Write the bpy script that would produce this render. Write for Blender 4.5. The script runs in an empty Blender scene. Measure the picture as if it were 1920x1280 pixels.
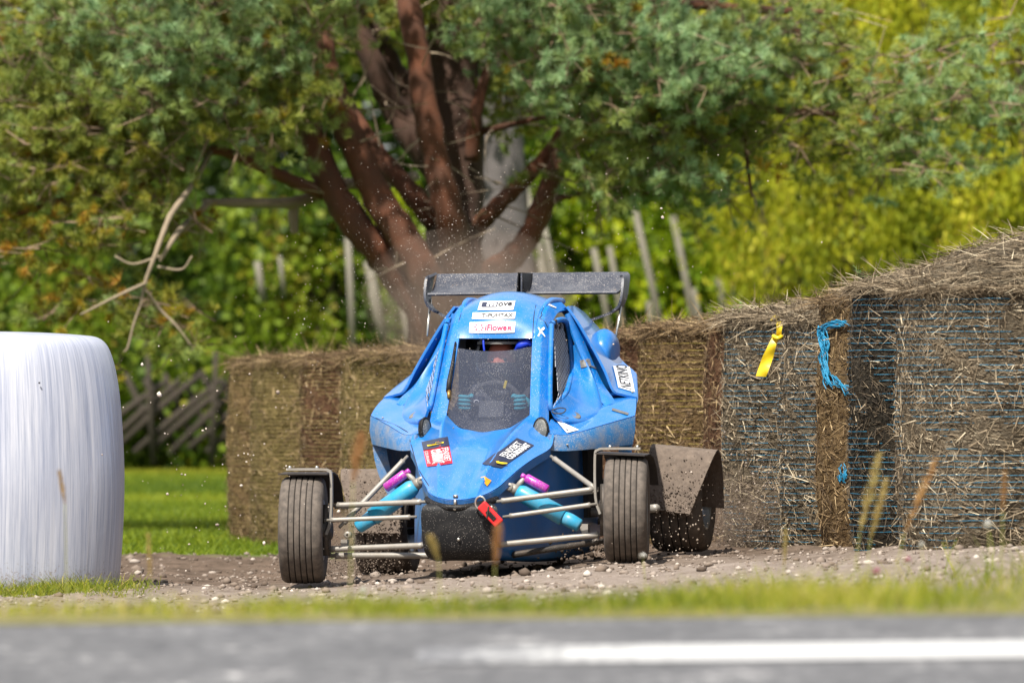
import bpy, math, random
import numpy as np
from mathutils import Vector, Matrix, Quaternion
from mathutils.bvhtree import BVHTree
SC = bpy.context.scene
COL = SC.collection
R = math.radians

# ------------------------------------------------------------------ camera, sky, sun, exposure
CAM_Z = 0.8
cam_d = bpy.data.cameras.new('camera')
cam = bpy.data.objects.new('camera', cam_d); COL.objects.link(cam)
cam.location = (0, 0, CAM_Z)
cam.rotation_euler = (math.pi/2 + math.atan(115/16000), 0, 0)
cam_d.lens = 300; cam_d.sensor_width = 36; cam_d.clip_start = 0.5; cam_d.clip_end = 3000
cam_d.dof.use_dof = True; cam_d.dof.focus_distance = 40.3; cam_d.dof.aperture_fstop = 4.0
SC.camera = cam

SUN_EL, SUN_AZ = R(54), R(204)      # azimuth clockwise from +Y: behind the camera, from the left
world = bpy.data.worlds.new('World'); SC.world = world; world.use_nodes = True
wn = world.node_tree.nodes; wl = world.node_tree.links
wn.clear()
sky = wn.new('ShaderNodeTexSky'); sky.sky_type = 'NISHITA'; sky.sun_disc = False
sky.sun_elevation = SUN_EL; sky.sun_rotation = SUN_AZ; sky.dust_density = 2.0
tc = wn.new('ShaderNodeTexCoord')
cn = wn.new('ShaderNodeTexNoise'); cn.inputs['Scale'].default_value = 2.2; cn.inputs['Detail'].default_value = 7
cr = wn.new('ShaderNodeValToRGB'); cr.color_ramp.elements[0].position = 0.36; cr.color_ramp.elements[1].position = 0.56
mx = wn.new('ShaderNodeMix'); mx.data_type = 'RGBA'; mx.inputs[7].default_value = (6.5, 6.7, 7.2, 1)
wb = wn.new('ShaderNodeBackground'); wb.inputs['Strength'].default_value = 0.085
wo = wn.new('ShaderNodeOutputWorld')
wl.new(tc.outputs['Generated'], cn.inputs['Vector']); wl.new(cn.outputs['Fac'], cr.inputs['Fac'])
wl.new(cr.outputs['Color'], mx.inputs[0]); wl.new(sky.outputs['Color'], mx.inputs[6])
wl.new(mx.outputs[2], wb.inputs['Color']); wl.new(wb.outputs['Background'], wo.inputs['Surface'])
sun_d = bpy.data.lights.new('sun', 'SUN'); sun_d.energy = 5.0; sun_d.angle = R(1.0); sun_d.color = (1.0, 0.94, 0.85)
sun = bpy.data.objects.new('sun', sun_d); COL.objects.link(sun)
sdir = Vector((math.sin(SUN_AZ)*math.cos(SUN_EL), math.cos(SUN_AZ)*math.cos(SUN_EL), math.sin(SUN_EL)))
sun.rotation_euler = sdir.to_track_quat('Z', 'Y').to_euler(); sun.location = (-10, -10, 30)
SC.view_settings.view_transform = 'Standard'; SC.view_settings.look = 'None'
SC.view_settings.exposure = 0.70; SC.view_settings.gamma = 1.0
SC.render.engine = 'CYCLES'
SC.cycles.use_denoising = True
SC.cycles.max_bounces = 6; SC.cycles.transparent_max_bounces = 8
SC.cycles.caustics_reflective = False; SC.cycles.caustics_refractive = False

rng = np.random.default_rng(7); random.seed(7)

# ------------------------------------------------------------------ helpers
def W(px, py, d):
    """a point of the place, from where it is seen in the photograph and how far away it stands"""
    return Vector(((px-960)/16000*d, d, CAM_Z + (755-py)/16000*d))

def tag(o, label=None, cat=None, group=None, kind=None):
    if label: o['label'] = label
    if cat: o['category'] = cat
    if group: o['group'] = group
    if kind: o['kind'] = kind
    return o

def empty(name, loc=(0, 0, 0), rz=0):
    o = bpy.data.objects.new(name, None); COL.objects.link(o)
    o.location = loc; o.rotation_euler = (0, 0, rz); o.empty_display_size = 0.1
    return o

def setup_mesh(me, mats, smooth):
    for m in (mats if isinstance(mats, (list, tuple)) else [mats]):
        me.materials.append(m)
    if smooth:
        me.polygons.foreach_set('use_smooth', np.ones(len(me.polygons), dtype=bool))

def obj_me(name, me, parent=None, loc=None):
    o = bpy.data.objects.new(name, me); COL.objects.link(o)
    if parent is not None: o.parent = parent
    if loc is not None: o.location = loc
    return o

class MB:
    """collects shapes; build() links them as one mesh object"""
    def __init__(s): s.v = []; s.f = []; s.t = []; s.mi = []
    def add(s, v, f, tint=0.5, mi=0):
        b = len(s.v); s.v += [tuple(p) for p in v]
        s.f += [tuple(i+b for i in q) for q in f]; s.t += [tint]*len(v); s.mi += [mi]*len(f)
        return s
    def box(s, c, size, rot=None, tint=0.5, mi=0, taper=1.0):
        hx, hy, hz = size[0]/2, size[1]/2, size[2]/2
        vs = [Vector((x*hx*(taper if z > 0 else 1), y*hy*(taper if z > 0 else 1), z*hz)) for x in (-1, 1) for y in (-1, 1) for z in (-1, 1)]
        if rot is not None: vs = [rot @ v for v in vs]
        vs = [v + Vector(c) for v in vs]
        return s.add(vs, [(0,1,3,2),(4,6,7,5),(0,4,5,1),(2,3,7,6),(0,2,6,4),(1,5,7,3)], tint, mi)
    def tube(s, pts, rad, n=10, caps=True, tint=0.5, mi=0, noise=0.0):
        pts = [Vector(p) for p in pts]
        if not hasattr(rad, '__len__'): rad = [rad]*len(pts)
        rings = []; prev = None
        for i, p in enumerate(pts):
            a = pts[max(i-1, 0)]; b = pts[min(i+1, len(pts)-1)]
            t = (b-a).normalized()
            if prev is None:
                up = Vector((0, 0, 1)) if abs(t.z) < 0.9 else Vector((1, 0, 0))
                u = t.cross(up).normalized()
            else:
                u = (prev - t*prev.dot(t)).normalized()
            w = t.cross(u); prev = u
            ring = []
            for k in range(n):
                an = 2*math.pi*k/n; r = rad[i]*(1 + noise*random.uniform(-1, 1))
                ring.append(p + u*math.cos(an)*r + w*math.sin(an)*r)
            rings.append(ring)
        v = [q for r_ in rings for q in r_]; f = []
        for i in range(len(pts)-1):
            for k in range(n):
                k2 = (k+1) % n
                f.append((i*n+k, i*n+k2, (i+1)*n+k2, (i+1)*n+k))
        if caps:
            f.append(tuple(reversed(range(n)))); f.append(tuple((len(pts)-1)*n+k for k in range(n)))
        return s.add(v, f, tint, mi)
    def grid(s, P, tint=0.5, mi=0, flip=False):
        nr, nc = len(P), len(P[0])
        v = [p for row in P for p in row]; f = []
        for i in range(nr-1):
            for j in range(nc-1):
                q = (i*nc+j, i*nc+j+1, (i+1)*nc+j+1, (i+1)*nc+j)
                f.append(q[::-1] if flip else q)
        return s.add(v, f, tint, mi)
    def lathe(s, prof, origin, axis, n=32, tint=0.5, mi=0, closed=False):
        """prof: (radius, along) pairs swept about axis through origin"""
        ax = Vector(axis).normalized(); up = Vector((0, 0, 1)) if abs(ax.z) < 0.9 else Vector((1, 0, 0))
        u = ax.cross(up).normalized(); w = ax.cross(u); o = Vector(origin)
        P = [[o + ax*h + (u*math.cos(2*math.pi*k/n) + w*math.sin(2*math.pi*k/n))*r for k in range(n)] for r, h in prof]
        v = [p for row in P for p in row]; f = []; m = len(prof)
        for i in range(m-1 if not closed else m):
            i2 = (i+1) % m
            for k in range(n):
                k2 = (k+1) % n
                f.append((i*n+k, i*n+k2, i2*n+k2, i2*n+k))
        return s.add(v, f, tint, mi)
    def build(s, name, mat, parent=None, smooth=True, loc=None, solid=0, bevel=0, offset=-1):
        me = bpy.data.meshes.new(name); me.from_pydata(s.v, [], s.f); me.update()
        setup_mesh(me, mat, smooth)
        if any(s.mi): me.polygons.foreach_set('material_index', s.mi)
        a = me.attributes.new('tint', 'FLOAT', 'POINT'); a.data.foreach_set('value', s.t)
        o = obj_me(name, me, parent, loc)
        if solid:
            m = o.modifiers.new('s', 'SOLIDIFY'); m.thickness = solid; m.offset = offset
            m = o.modifiers.new('e', 'EDGE_SPLIT'); m.split_angle = R(50)
        if bevel:
            m = o.modifiers.new('b', 'BEVEL'); m.width = bevel; m.segments = 2; m.limit_method = 'ANGLE'
        return o

def fast_mesh(name, V, F, tint, mat, smooth=False):
    """numpy arrays: V (n,3), F (m,k) with k=3 or 4, tint (n,)"""
    V = np.asarray(V, dtype=np.float32); F = np.asarray(F, dtype=np.int32); k = F.shape[1]
    me = bpy.data.meshes.new(name)
    me.vertices.add(len(V)); me.vertices.foreach_set('co', V.ravel())
    me.loops.add(F.size); me.loops.foreach_set('vertex_index', F.ravel())
    me.polygons.add(len(F))
    me.polygons.foreach_set('loop_start', np.arange(0, F.size, k, dtype=np.int32))
    me.update(calc_edges=True)
    if tint is not None:
        a = me.attributes.new('tint', 'FLOAT', 'POINT'); a.data.foreach_set('value', np.asarray(tint, dtype=np.float32))
    setup_mesh(me, mat, smooth)
    return me

def crspl(P, n):
    """Catmull-Rom through points P, n steps a span"""
    P = [Vector(p) for p in P]
    Q = [P[0]*2-P[1]] + P + [P[-1]*2-P[-2]]; out = []
    for i in range(1, len(Q)-2):
        for k in range(n):
            t = k/n; a, b, c_, d_ = Q[i-1], Q[i], Q[i+1], Q[i+2]
            out.append(0.5*((2*b) + (c_-a)*t + (2*a-5*b+4*c_-d_)*t*t + (3*b-a-3*c_+d_)*t**3))
    out.append(P[-1]); return out

def crgrid(C, nu=4, nv=4):
    rows = [crspl(r, nu) for r in C]
    cols = [crspl([rows[i][j] for i in range(len(rows))], nv) for j in range(len(rows[0]))]
    return [[cols[j][i] for j in range(len(cols))] for i in range(len(cols[0]))]

def mir(P): return [(-p[0], p[1], p[2]) for p in P]

# ------------------------------------------------------------------ materials
def new_mat(name):
    m = bpy.data.materials.new(name); m.use_nodes = True
    nt = m.node_tree; b = nt.nodes['Principled BSDF']
    return m, nt, b

def node(nt, kind, **kw):
    n = nt.nodes.new(kind)
    for k, v in kw.items():
        if k in n.inputs: n.inputs[k].default_value = v
        else: setattr(n, k, v)
    return n

def ramp(nt, stops, interp='LINEAR'):
    r = nt.nodes.new('ShaderNodeValToRGB'); r.color_ramp.interpolation = interp
    e = r.color_ramp.elements
    while len(e) < len(stops): e.new(0.5)
    for i, (p, c_) in enumerate(stops):
        e[i].position = p; e[i].color = (c_[0], c_[1], c_[2], 1) if hasattr(c_, '__len__') else (c_, c_, c_, 1)
    return r

def mixc(nt, fac, a, b):
    m = nt.nodes.new('ShaderNodeMix'); m.data_type = 'RGBA'
    for s, v in ((0, fac), (6, a), (7, b)):
        if hasattr(v, 'is_linked'): nt.links.new(v, m.inputs[s])
        elif s == 0: m.inputs[s].default_value = v
        else: m.inputs[s].default_value = (*v, 1)
    return m.outputs[2]

def coords(nt, scale=(1, 1, 1), kind='Object'):
    t = nt.nodes.new('ShaderNodeTexCoord'); mp = nt.nodes.new('ShaderNodeMapping')
    mp.inputs['Scale'].default_value = scale
    nt.links.new(t.outputs[kind], mp.inputs['Vector']); return mp.outputs['Vector']

def noise(nt, scale, detail=4, vec=None, rough=0.55):
    n = node(nt, 'ShaderNodeTexNoise', Scale=scale, Detail=detail, Roughness=rough)
    if vec is not None: nt.links.new(vec, n.inputs['Vector'])
    return n.outputs['Fac']

def bump(nt, b, h, strength=0.3, dist=0.01):
    n = node(nt, 'ShaderNodeBump', Strength=strength, Distance=dist)
    nt.links.new(h, n.inputs['Height']); nt.links.new(n.outputs['Normal'], b.inputs['Normal'])

def dirty(name, col, rough=0.5, metal=0.0, dirt=(0.27, 0.21, 0.16), amount=0.5, coat=0.0, speck=0.0, scale=9, col2=None, bump_s=0.0, low=None, spec=0.5):
    """painted or bare surface with dust in soft patches and splashed specks"""
    m, nt, b = new_mat(name); L = nt.links.new
    v = coords(nt)
    base = col
    if col2 is not None:
        base = mixc(nt, noise(nt, scale*0.7, 5, v), col, col2)
    n1 = noise(nt, scale, 8, v, 0.65)
    r1 = ramp(nt, [(0.5-0.12*amount, 0.0), (0.85, amount)]); L(n1, r1.inputs['Fac'])
    dm = r1.outputs['Color']
    if low is not None:                                   # dust that settles: more towards the wheels
        t = nt.nodes.new('ShaderNodeTexCoord'); s = nt.nodes.new('ShaderNodeSeparateXYZ'); L(t.outputs['Object'], s.inputs[0])
        mr = node(nt, 'ShaderNodeMapRange'); mr.inputs['From Min'].default_value = low[0]; mr.inputs['From Max'].default_value = low[1]
        mr.inputs['To Min'].default_value = low[2]; mr.inputs['To Max'].default_value = 0
        L(s.outputs['Z'], mr.inputs['Value'])
        mm = node(nt, 'ShaderNodeMath', operation='MULTIPLY_ADD'); L(mr.outputs['Result'], mm.inputs[0]); L(n1, mm.inputs[1]); L(dm, mm.inputs[2])
        dm = mm.outputs[0]
    c1 = mixc(nt, dm, base, dirt)
    if speck:
        vo = node(nt, 'ShaderNodeTexVoronoi', Scale=140.0); L(v, vo.inputs['Vector'])
        n2 = noise(nt, 5, 3, v)
        ad = node(nt, 'ShaderNodeMath', operation='SUBTRACT'); L(vo.outputs['Distance'], ad.inputs[0])
        mu = node(nt, 'ShaderNodeMath', operation='MULTIPLY'); L(n2, mu.inputs[0]); mu.inputs[1].default_value = speck; L(mu.outputs[0], ad.inputs[1])
        r2 = ramp(nt, [(0.0, 0.8), (0.05, 0.0)]); L(ad.outputs[0], r2.inputs['Fac'])
        c1 = mixc(nt, r2.outputs['Color'], c1, (0.55, 0.5, 0.45))
    L(c1, b.inputs['Base Color'])
    b.inputs['Roughness'].default_value = rough; b.inputs['Metallic'].default_value = metal
    b.inputs['Specular IOR Level'].default_value = spec
    if coat:
        b.inputs['Coat Weight'].default_value = coat; b.inputs['Coat Roughness'].default_value = 0.16
    if bump_s: bump(nt, b, n1, bump_s, 0.004)
    return m

def plain(name, col, rough=0.5, metal=0.0, var=0.25, scale=30):
    m, nt, b = new_mat(name)
    c2 = tuple(x*(1-var) for x in col)
    nt.links.new(mixc(nt, noise(nt, scale, 4, coords(nt)), col, c2), b.inputs['Base Color'])
    b.inputs['Roughness'].default_value = rough; b.inputs['Metallic'].default_value = metal
    return m

def tinted(name, stops, rough=0.7, transl=0.0, nscale=0, spec=0.3):
    """colour chosen along a ramp by each piece's own tint value"""
    m, nt, b = new_mat(name); L = nt.links.new
    a = node(nt, 'ShaderNodeAttribute', attribute_name='tint')
    r = ramp(nt, stops); L(a.outputs['Fac'], r.inputs['Fac'])
    c_ = r.outputs['Color']
    L(c_, b.inputs['Base Color']); b.inputs['Roughness'].default_value = rough; b.inputs['Specular IOR Level'].default_value = spec
    if transl:
        t = nt.nodes.new('ShaderNodeBsdfTranslucent'); L(c_, t.inputs['Color'])
        mx_ = node(nt, 'ShaderNodeMixShader', Fac=transl); L(b.outputs[0], mx_.inputs[1]); L(t.outputs[0], mx_.inputs[2])
        L(mx_.outputs[0], nt.nodes['Material Output'].inputs['Surface'])
    return m

M = {}
BLUE = (0.001, 0.155, 0.50)
M['blue'] = dirty('blue_paint', BLUE, 0.42, 0, (0.30, 0.33, 0.37), 0.26, 0.38, 0.24, 9, low=(0.2, 0.9, 0.35))
M['blue_gloss'] = dirty('glossy_blue_paint', BLUE, 0.36, 0, (0.30, 0.33, 0.37), 0.22, 0.85, 0.22, 9, low=(0.2, 0.8, 0.15))
M['blue_gloss'].node_tree.nodes['Principled BSDF'].inputs['Coat Roughness'].default_value = 0.07
M['blue_dusty'] = dirty('dusty_blue_paint', BLUE, 0.62, 0, (0.30, 0.33, 0.37), 0.35, 0.0, 0.26, 9, low=(0.2, 0.9, 0.3), spec=.25)
M['blue_muddy'] = dirty('mud_spattered_blue', (0.004, 0.16, 0.42), 0.6, 0, (0.26, 0.25, 0.24), 0.75, 0.1, 0.36, 14, low=(0.2, 0.95, 0.8), spec=.3)
M['blue_tub_shade'] = dirty('tub_and_shade_blue', (0.004, 0.13, 0.42), 0.4, 0, (0.10, 0.14, 0.2), 0.5, 0.2, 0.12, 8)
M['cyan'] = dirty('cyan_anodised', (0.02, 0.30, 0.50), 0.38, 0.0, (0.3, 0.32, 0.32), 0.5, 0.3, 0.12, 14)
M['purple'] = dirty('purple_anodised', (0.42, 0.02, 0.36), 0.35, 0.2, (0.5, 0.35, 0.42), 0.4, 0.3, 0.4, 40)
M['black'] = dirty('black_plastic', (0.008, 0.008, 0.009), 0.55, 0, (0.07, 0.065, 0.06), 0.3, 0, 0.2, 16, spec=.25)
M['inner'] = plain('dark_interior', (0.010, 0.010, 0.011), 0.7)
M['steel'] = dirty('dusty_steel_tube', (0.30, 0.28, 0.25), 0.5, 0.3, (0.20, 0.17, 0.13), 0.8, 0, 0.2, 22)
M['dark_steel'] = dirty('dark_steel', (0.05, 0.045, 0.04), 0.5, 0.4, (0.16, 0.12, 0.09), 0.7, 0, 0.15, 22)
M['bright'] = plain('zinc_plated', (0.6, 0.58, 0.52), 0.3, 0.9)
M['brass'] = plain('brass', (0.45, 0.27, 0.08), 0.4, 0.8)
M['carbon'] = dirty('grey_wing', (0.045, 0.05, 0.066), 0.42, 0, (0.22, 0.22, 0.23), 0.5, 0.0, 0.34, 12, spec=.3)
M['mudcake'] = dirty('mud_caked_rubber', (0.075, 0.057, 0.045), 0.95, 0, (0.20, 0.155, 0.12), 1.0, 0, 0.1, 34, col2=(0.14, 0.108, 0.085), bump_s=1.0)
M['rubber_flap'] = dirty('rubber_flap', (0.025, 0.02, 0.018), 0.7, 0, (0.10, 0.08, 0.06), 0.6)
M['tyre'] = dirty('dusty_tyre', (0.07, 0.058, 0.048), 0.85, 0, (0.19, 0.155, 0.125), 0.95, 0, 0.0, 26, bump_s=0.3)
M['groove'] = plain('tyre_groove', (0.032, 0.026, 0.021), 0.9)
M['rim'] = dirty('rim', (0.34, 0.38, 0.42), 0.4, 0.5, (0.2, 0.17, 0.14), 0.6)
M['white'] = dirty('sticker_white', (0.8, 0.8, 0.8), 0.35, 0, (0.5, 0.47, 0.44), 0.3, 0.3)
M['navy'] = plain('sticker_navy', (0.03, 0.035, 0.07), 0.35)
M['ink'] = plain('sticker_ink', (0.02, 0.022, 0.03), 0.4)
M['red'] = plain('sticker_red', (0.72, 0.02, 0.04), 0.35)
M['magenta'] = plain('sticker_magenta', (0.62, 0.015, 0.12), 0.4)
M['yellow'] = plain('tape_yellow', (0.85, 0.62, 0.02), 0.4)
M['orange'] = plain('tape_orange', (0.85, 0.36, 0.01), 0.4)
M['strap_red'] = plain('strap_red', (0.72, 0.012, 0.015), 0.6)
M['mirror'] = dirty('muddy_lens', (0.09, 0.095, 0.09), 0.5, 0, (0.24, 0.23, 0.20), 0.8, 0.0, 0.35, 40)
M['tape'] = dirty('grey_tape', (0.10, 0.10, 0.10), 0.6, 0, (0.3, 0.28, 0.25), 0.8)
M['net'] = plain('net_cord', (0.50, 0.51, 0.54), 0.7)
M['helmet'] = dirty('helmet', (0.015, 0.016, 0.02), 0.25, 0, (0.2, 0.2, 0.2), 0.3, 0.6)
M['skin'] = plain('skin', (0.50, 0.16, 0.11), 0.6)
M['suit'] = plain('race_suit', (0.02, 0.022, 0.032), 0.8)
M['glove'] = plain('teal_glove', (0.06, 0.42, 0.52), 0.7)
M['blue_strap'] = plain('blue_strap', (0.01, 0.05, 0.65), 0.5)

def plexi():
    m, nt, b = new_mat('scratched_plexi'); L = nt.links.new
    v = coords(nt)
    tr = nt.nodes.new('ShaderNodeBsdfTransparent'); tr.inputs['Color'].default_value = (0.80, 0.82, 0.88, 1)
    b.inputs['Base Color'].default_value = (0.09, 0.105, 0.155, 1); b.inputs['Roughness'].default_value = 0.12
    b.inputs['Specular IOR Level'].default_value = 0.6
    vo = node(nt, 'ShaderNodeTexVoronoi', Scale=210.0); L(v, vo.inputs['Vector'])
    n2 = noise(nt, 9, 3, v)
    mu = node(nt, 'ShaderNodeMath', operation='MULTIPLY', ); L(n2, mu.inputs[0]); mu.inputs[1].default_value = 0.25
    sb = node(nt, 'ShaderNodeMath', operation='SUBTRACT'); L(vo.outputs['Distance'], sb.inputs[0]); L(mu.outputs[0], sb.inputs[1])
    r2 = ramp(nt, [(0.0, 1.0), (0.04, 0.0)]); L(sb.outputs[0], r2.inputs['Fac'])
    L(mixc(nt, r2.outputs['Color'], (0.09, 0.105, 0.155), (0.5, 0.48, 0.45)), b.inputs['Base Color'])
    ad = node(nt, 'ShaderNodeMath', operation='MAXIMUM'); L(r2.outputs['Color'], ad.inputs[0]); ad.inputs[1].default_value = 0.36
    mx_ = nt.nodes.new('ShaderNodeMixShader'); L(ad.outputs[0], mx_.inputs[0]); L(tr.outputs[0], mx_.inputs[1]); L(b.outputs[0], mx_.inputs[2])
    L(mx_.outputs[0], nt.nodes['Material Output'].inputs['Surface'])
    return m
M['plexi'] = plexi()

# ------------------------------------------------------------------ ground
def gz(X, d):
    """height of the ground"""
    X = np.asarray(X, float); d = np.asarray(d, float)
    k = 0.12
    sp = k*np.log1p(np.exp(np.clip((X+1.05)/k, -40, 40)))
    sp = np.minimum(sp, 6 + 0*sp)
    z = -0.072 + 0.068*sp
    z = z + np.clip(d-46, 0, 60)*0.0085*np.clip((1.5-X)/2.5, 0, 1)
    t = np.clip((34-d)/11, 0, 1); t = t*t*(3-2*t)
    crest = 0.218 + 0.010*np.clip(X, -6, 6)
    return z*(1-t) + crest*t

def vnoise(x, y, seed=0):
    """cheap value noise on arrays"""
    xi = np.floor(x).astype(int); yi = np.floor(y).astype(int); fx = x-xi; fy = y-yi
    fx = fx*fx*(3-2*fx); fy = fy*fy*(3-2*fy)
    def h(a, b):
        n = (a*374761393 + b*668265263 + seed*982451653) & 0x7fffffff
        n = ((n ^ (n >> 13))*1274126177) & 0x7fffffff
        return ((n ^ (n >> 16)) & 0xffff)/65535.0
    return (h(xi, yi)*(1-fx)+h(xi+1, yi)*fx)*(1-fy) + (h(xi, yi+1)*(1-fx)+h(xi+1, yi+1)*fx)*fy

def ground_h(X, d):
    z = gz(X, d)
    tr = np.clip((np.asarray(d)-33.5)/1.5, 0, 1)*np.clip((47.5-np.asarray(d))/1.0, 0, 1)*np.clip((8-np.abs(X))/3, 0, 1)
    r = (vnoise(X*2.1, d*1.3, 1)-0.5)*0.05 + (vnoise(X*6.3, d*4.2, 2)-0.5)*0.03 + (vnoise(X*17, d*13, 3)-0.5)*0.016
    bank = 0.04*np.exp(-((np.asarray(d)-46.2)/0.7)**2)*np.clip((-X-0.6)/0.6, 0, 1)      # soil thrown up along the lawn's edge
    return z + r*tr*0.8 + bank

def ground():
    xs = np.unique(np.concatenate([np.linspace(-400, -12, 30), np.linspace(-12, -3.2, 25), np.arange(-3.2, 3.5, 0.028), np.linspace(3.5, 12, 25), np.linspace(12, 400, 30)]))
    ds = np.unique(np.concatenate([np.linspace(22.98, 33, 40), np.arange(33, 48, 0.07), np.linspace(48, 100, 50), np.linspace(100, 1500, 20)]))
    X, D = np.meshgrid(xs, ds); Z = ground_h(X, D)
    V = np.stack([X, D, Z], -1).reshape(-1, 3); nc = len(xs); nr = len(ds)
    i, j = np.meshgrid(np.arange(nr-1), np.arange(nc-1), indexing='ij'); a = (i*nc+j).ravel()
    F = np.stack([a, a+1, a+nc+1, a+nc], -1)
    m, nt, b = new_mat('earth_gravel_lawn'); L = nt.links.new
    g = nt.nodes.new('ShaderNodeNewGeometry'); sep = nt.nodes.new('ShaderNodeSeparateXYZ'); L(g.outputs['Position'], sep.inputs[0])
    n_big = noise(nt, 1.2, 5, g.outputs['Position']); n_mid = noise(nt, 9, 6, g.outputs['Position'], 0.7); n_fine = noise(nt, 60, 6, g.outputs['Position'], 0.7)
    grav = ramp(nt, [(0.3, (0.10, 0.075, 0.055)), (0.5, (0.21, 0.17, 0.14)), (0.72, (0.33, 0.28, 0.24))])
    ad = node(nt, 'ShaderNodeMath', operation='MULTIPLY_ADD'); L(n_fine, ad.inputs[0]); ad.inputs[1].default_value = 0.5; 
    ad2 = node(nt, 'ShaderNodeMath', operation='MULTIPLY'); L(n_mid, ad2.inputs[0]); ad2.inputs[1].default_value = 0.5; L(ad2.outputs[0], ad.inputs[2])
    L(ad.outputs[0], grav.inputs['Fac'])
    soil = ramp(nt, [(0.3, (0.05, 0.034, 0.022)), (0.6, (0.13, 0.092, 0.066))]); L(n_mid, soil.inputs['Fac'])
    # dark churned soil behind and to the left of the kart, pale dry gravel in front
    def edge(out, a0, a1, nsc=0.0, n=None):
        mr = node(nt, 'ShaderNodeMapRange'); mr.inputs['From Min'].default_value = a0; mr.inputs['From Max'].default_value = a1
        if n is not None:
            mm = node(nt, 'ShaderNodeMath', operation='MULTIPLY_ADD'); L(n, mm.inputs[0]); mm.inputs[1].default_value = nsc; L(out, mm.inputs[2]); out = mm.outputs[0]
        L(out, mr.inputs['Value']); return mr.outputs['Result']
    c1 = mixc(nt, edge(sep.outputs['Y'], 39.4, 42.5, 2.0, n_big), grav.outputs['Color'], soil.outputs['Color'])
    lawn = ramp(nt, [(0.3, (0.035, 0.08, 0.006)), (0.7, (0.10, 0.15, 0.012))]); L(n_mid, lawn.inputs['Fac'])
    c2 = mixc(nt, edge(sep.outputs['Y'], 46.6, 47.3, 1.0, n_mid), c1, lawn.outputs['Color'])
    verge = ramp(nt, [(0.3, (0.10, 0.10, 0.022)), (0.7, (0.24, 0.21, 0.09))]); L(n_mid, verge.inputs['Fac'])
    c3 = mixc(nt, edge(sep.outputs['Y'], 32.0, 27.0, -1.2, n_mid), c2, verge.outputs['Color'])
    L(c3, b.inputs['Base Color']); b.inputs['Roughness'].default_value = 0.95; b.inputs['Specular IOR Level'].default_value = 0.2
    bump(nt, b, n_fine, 0.6, 0.01)
    o = obj_me('ground', fast_mesh('ground', V, F, None, m, True)); tag(o, kind='structure')
ground()

def road():
    # asphalt falling away towards the photographer, one sheet, then the painted line 4 mm above it
    def rz(d): return 0.218 - 0.1*min(23-d, 6.5) - 0.04*max(0, min(16.5-d, 8))
    xs = [-200, -40, -12, -6, -3, 0, 3, 6, 12, 40, 200]; ds = [23.0, 22.5, 22, 21, 20, 18, 16.5, 14, 11, 8.5, 0, -15]
    m, nt, b = new_mat('asphalt'); L = nt.links.new
    v = coords(nt)
    r = ramp(nt, [(0.35, (0.05, 0.05, 0.052)), (0.6, (0.125, 0.124, 0.126)), (0.72, (0.42, 0.41, 0.4))])
    a = node(nt, 'ShaderNodeMath', operation='MULTIPLY_ADD'); L(noise(nt, 22, 3, v), a.inputs[0]); a.inputs[1].default_value = 0.62
    a2 = node(nt, 'ShaderNodeMath', operation='MULTIPLY'); L(noise(nt, 3, 4, v), a2.inputs[0]); a2.inputs[1].default_value = 0.42; L(a2.outputs[0], a.inputs[2])
    L(a.outputs[0], r.inputs['Fac']); L(r.outputs['Color'], b.inputs['Base Color'])
    b.inputs['Roughness'].default_value = 0.7; bump(nt, b, noise(nt, 120, 4, v), 0.5, 0.006)
    P = [[(x, d, rz(d) + (0.010*max(-6, min(6, x)) if d > 16 else 0.0)) for x in xs] for d in ds]
    mb = MB(); mb.grid(P, flip=True)
    tag(mb.build('road', m, smooth=True), kind='structure')
    # pale chips lying on the tarmac are part of its surface; the painted line starts worn and grows solid to the right
    m2, nt, b = new_mat('road_paint'); L = nt.links.new
    v = coords(nt); g = nt.nodes.new('ShaderNodeNewGeometry'); sep = nt.nodes.new('ShaderNodeSeparateXYZ'); L(g.outputs['Position'], sep.inputs[0])
    mr = node(nt, 'ShaderNodeMapRange'); mr.inputs['From Min'].default_value = -0.25; mr.inputs['From Max'].default_value = 0.7
    mr.inputs['To Min'].default_value = 0.22; mr.inputs['To Max'].default_value = -0.28
    L(sep.outputs['X'], mr.inputs['Value'])
    ad = node(nt, 'ShaderNodeMath', operation='ADD'); L(noise(nt, 30, 4, v), ad.inputs[0]); L(mr.outputs['Result'], ad.inputs[1])
    r = ramp(nt, [(0.42, (0.50, 0.50, 0.49)), (0.66, (0.13, 0.13, 0.135))]); L(ad.outputs[0], r.inputs['Fac']); L(r.outputs['Color'], b.inputs['Base Color'])
    b.inputs['Roughness'].default_value = 0.6
    def pt(x, d): return (x, d, 0.218-0.1*(23-d)+0.010*x+0.004)
    mb = MB(); mb.grid([[pt(x, 22.39+0.012*x) for x in (-0.25, 0, 1, 2, 3.5, 6)], [pt(x, 22.08+0.012*x) for x in (-0.25, 0, 1, 2, 3.5, 6)]], flip=True)
    tag(mb.build('road_marking', m2, smooth=False), kind='structure')
road()

# ------------------------------------------------------------------ the crosskart
PSI = R(11)
ORG = Vector((-0.22, 40, 0.0))
kart = empty('crosskart', ORG, -PSI)
tag(kart, 'blue single-seat crosskart with rear wing cornering on loose gravel', 'racing car')
BODY = []          # surfaces that carry stickers (verts, faces in kart space)

def panel(name, mb, mat='blue', solid=0.012, label=None, body=True, parent=None, smooth=True):
    if body: BODY.append((list(mb.v), list(mb.f)))
    o = mb.build(name, M[mat], parent or kart, smooth=smooth, solid=solid, offset=0)
    if label: o['label'] = label
    return o

def both(name, fn, mat='blue', **kw):
    for s in (1, -1):
        mb = MB(); fn(mb, s); panel(name, mb, mat, **kw)

def X(P, s): return [(p[0]*s, p[1], p[2]) for p in P]

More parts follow.
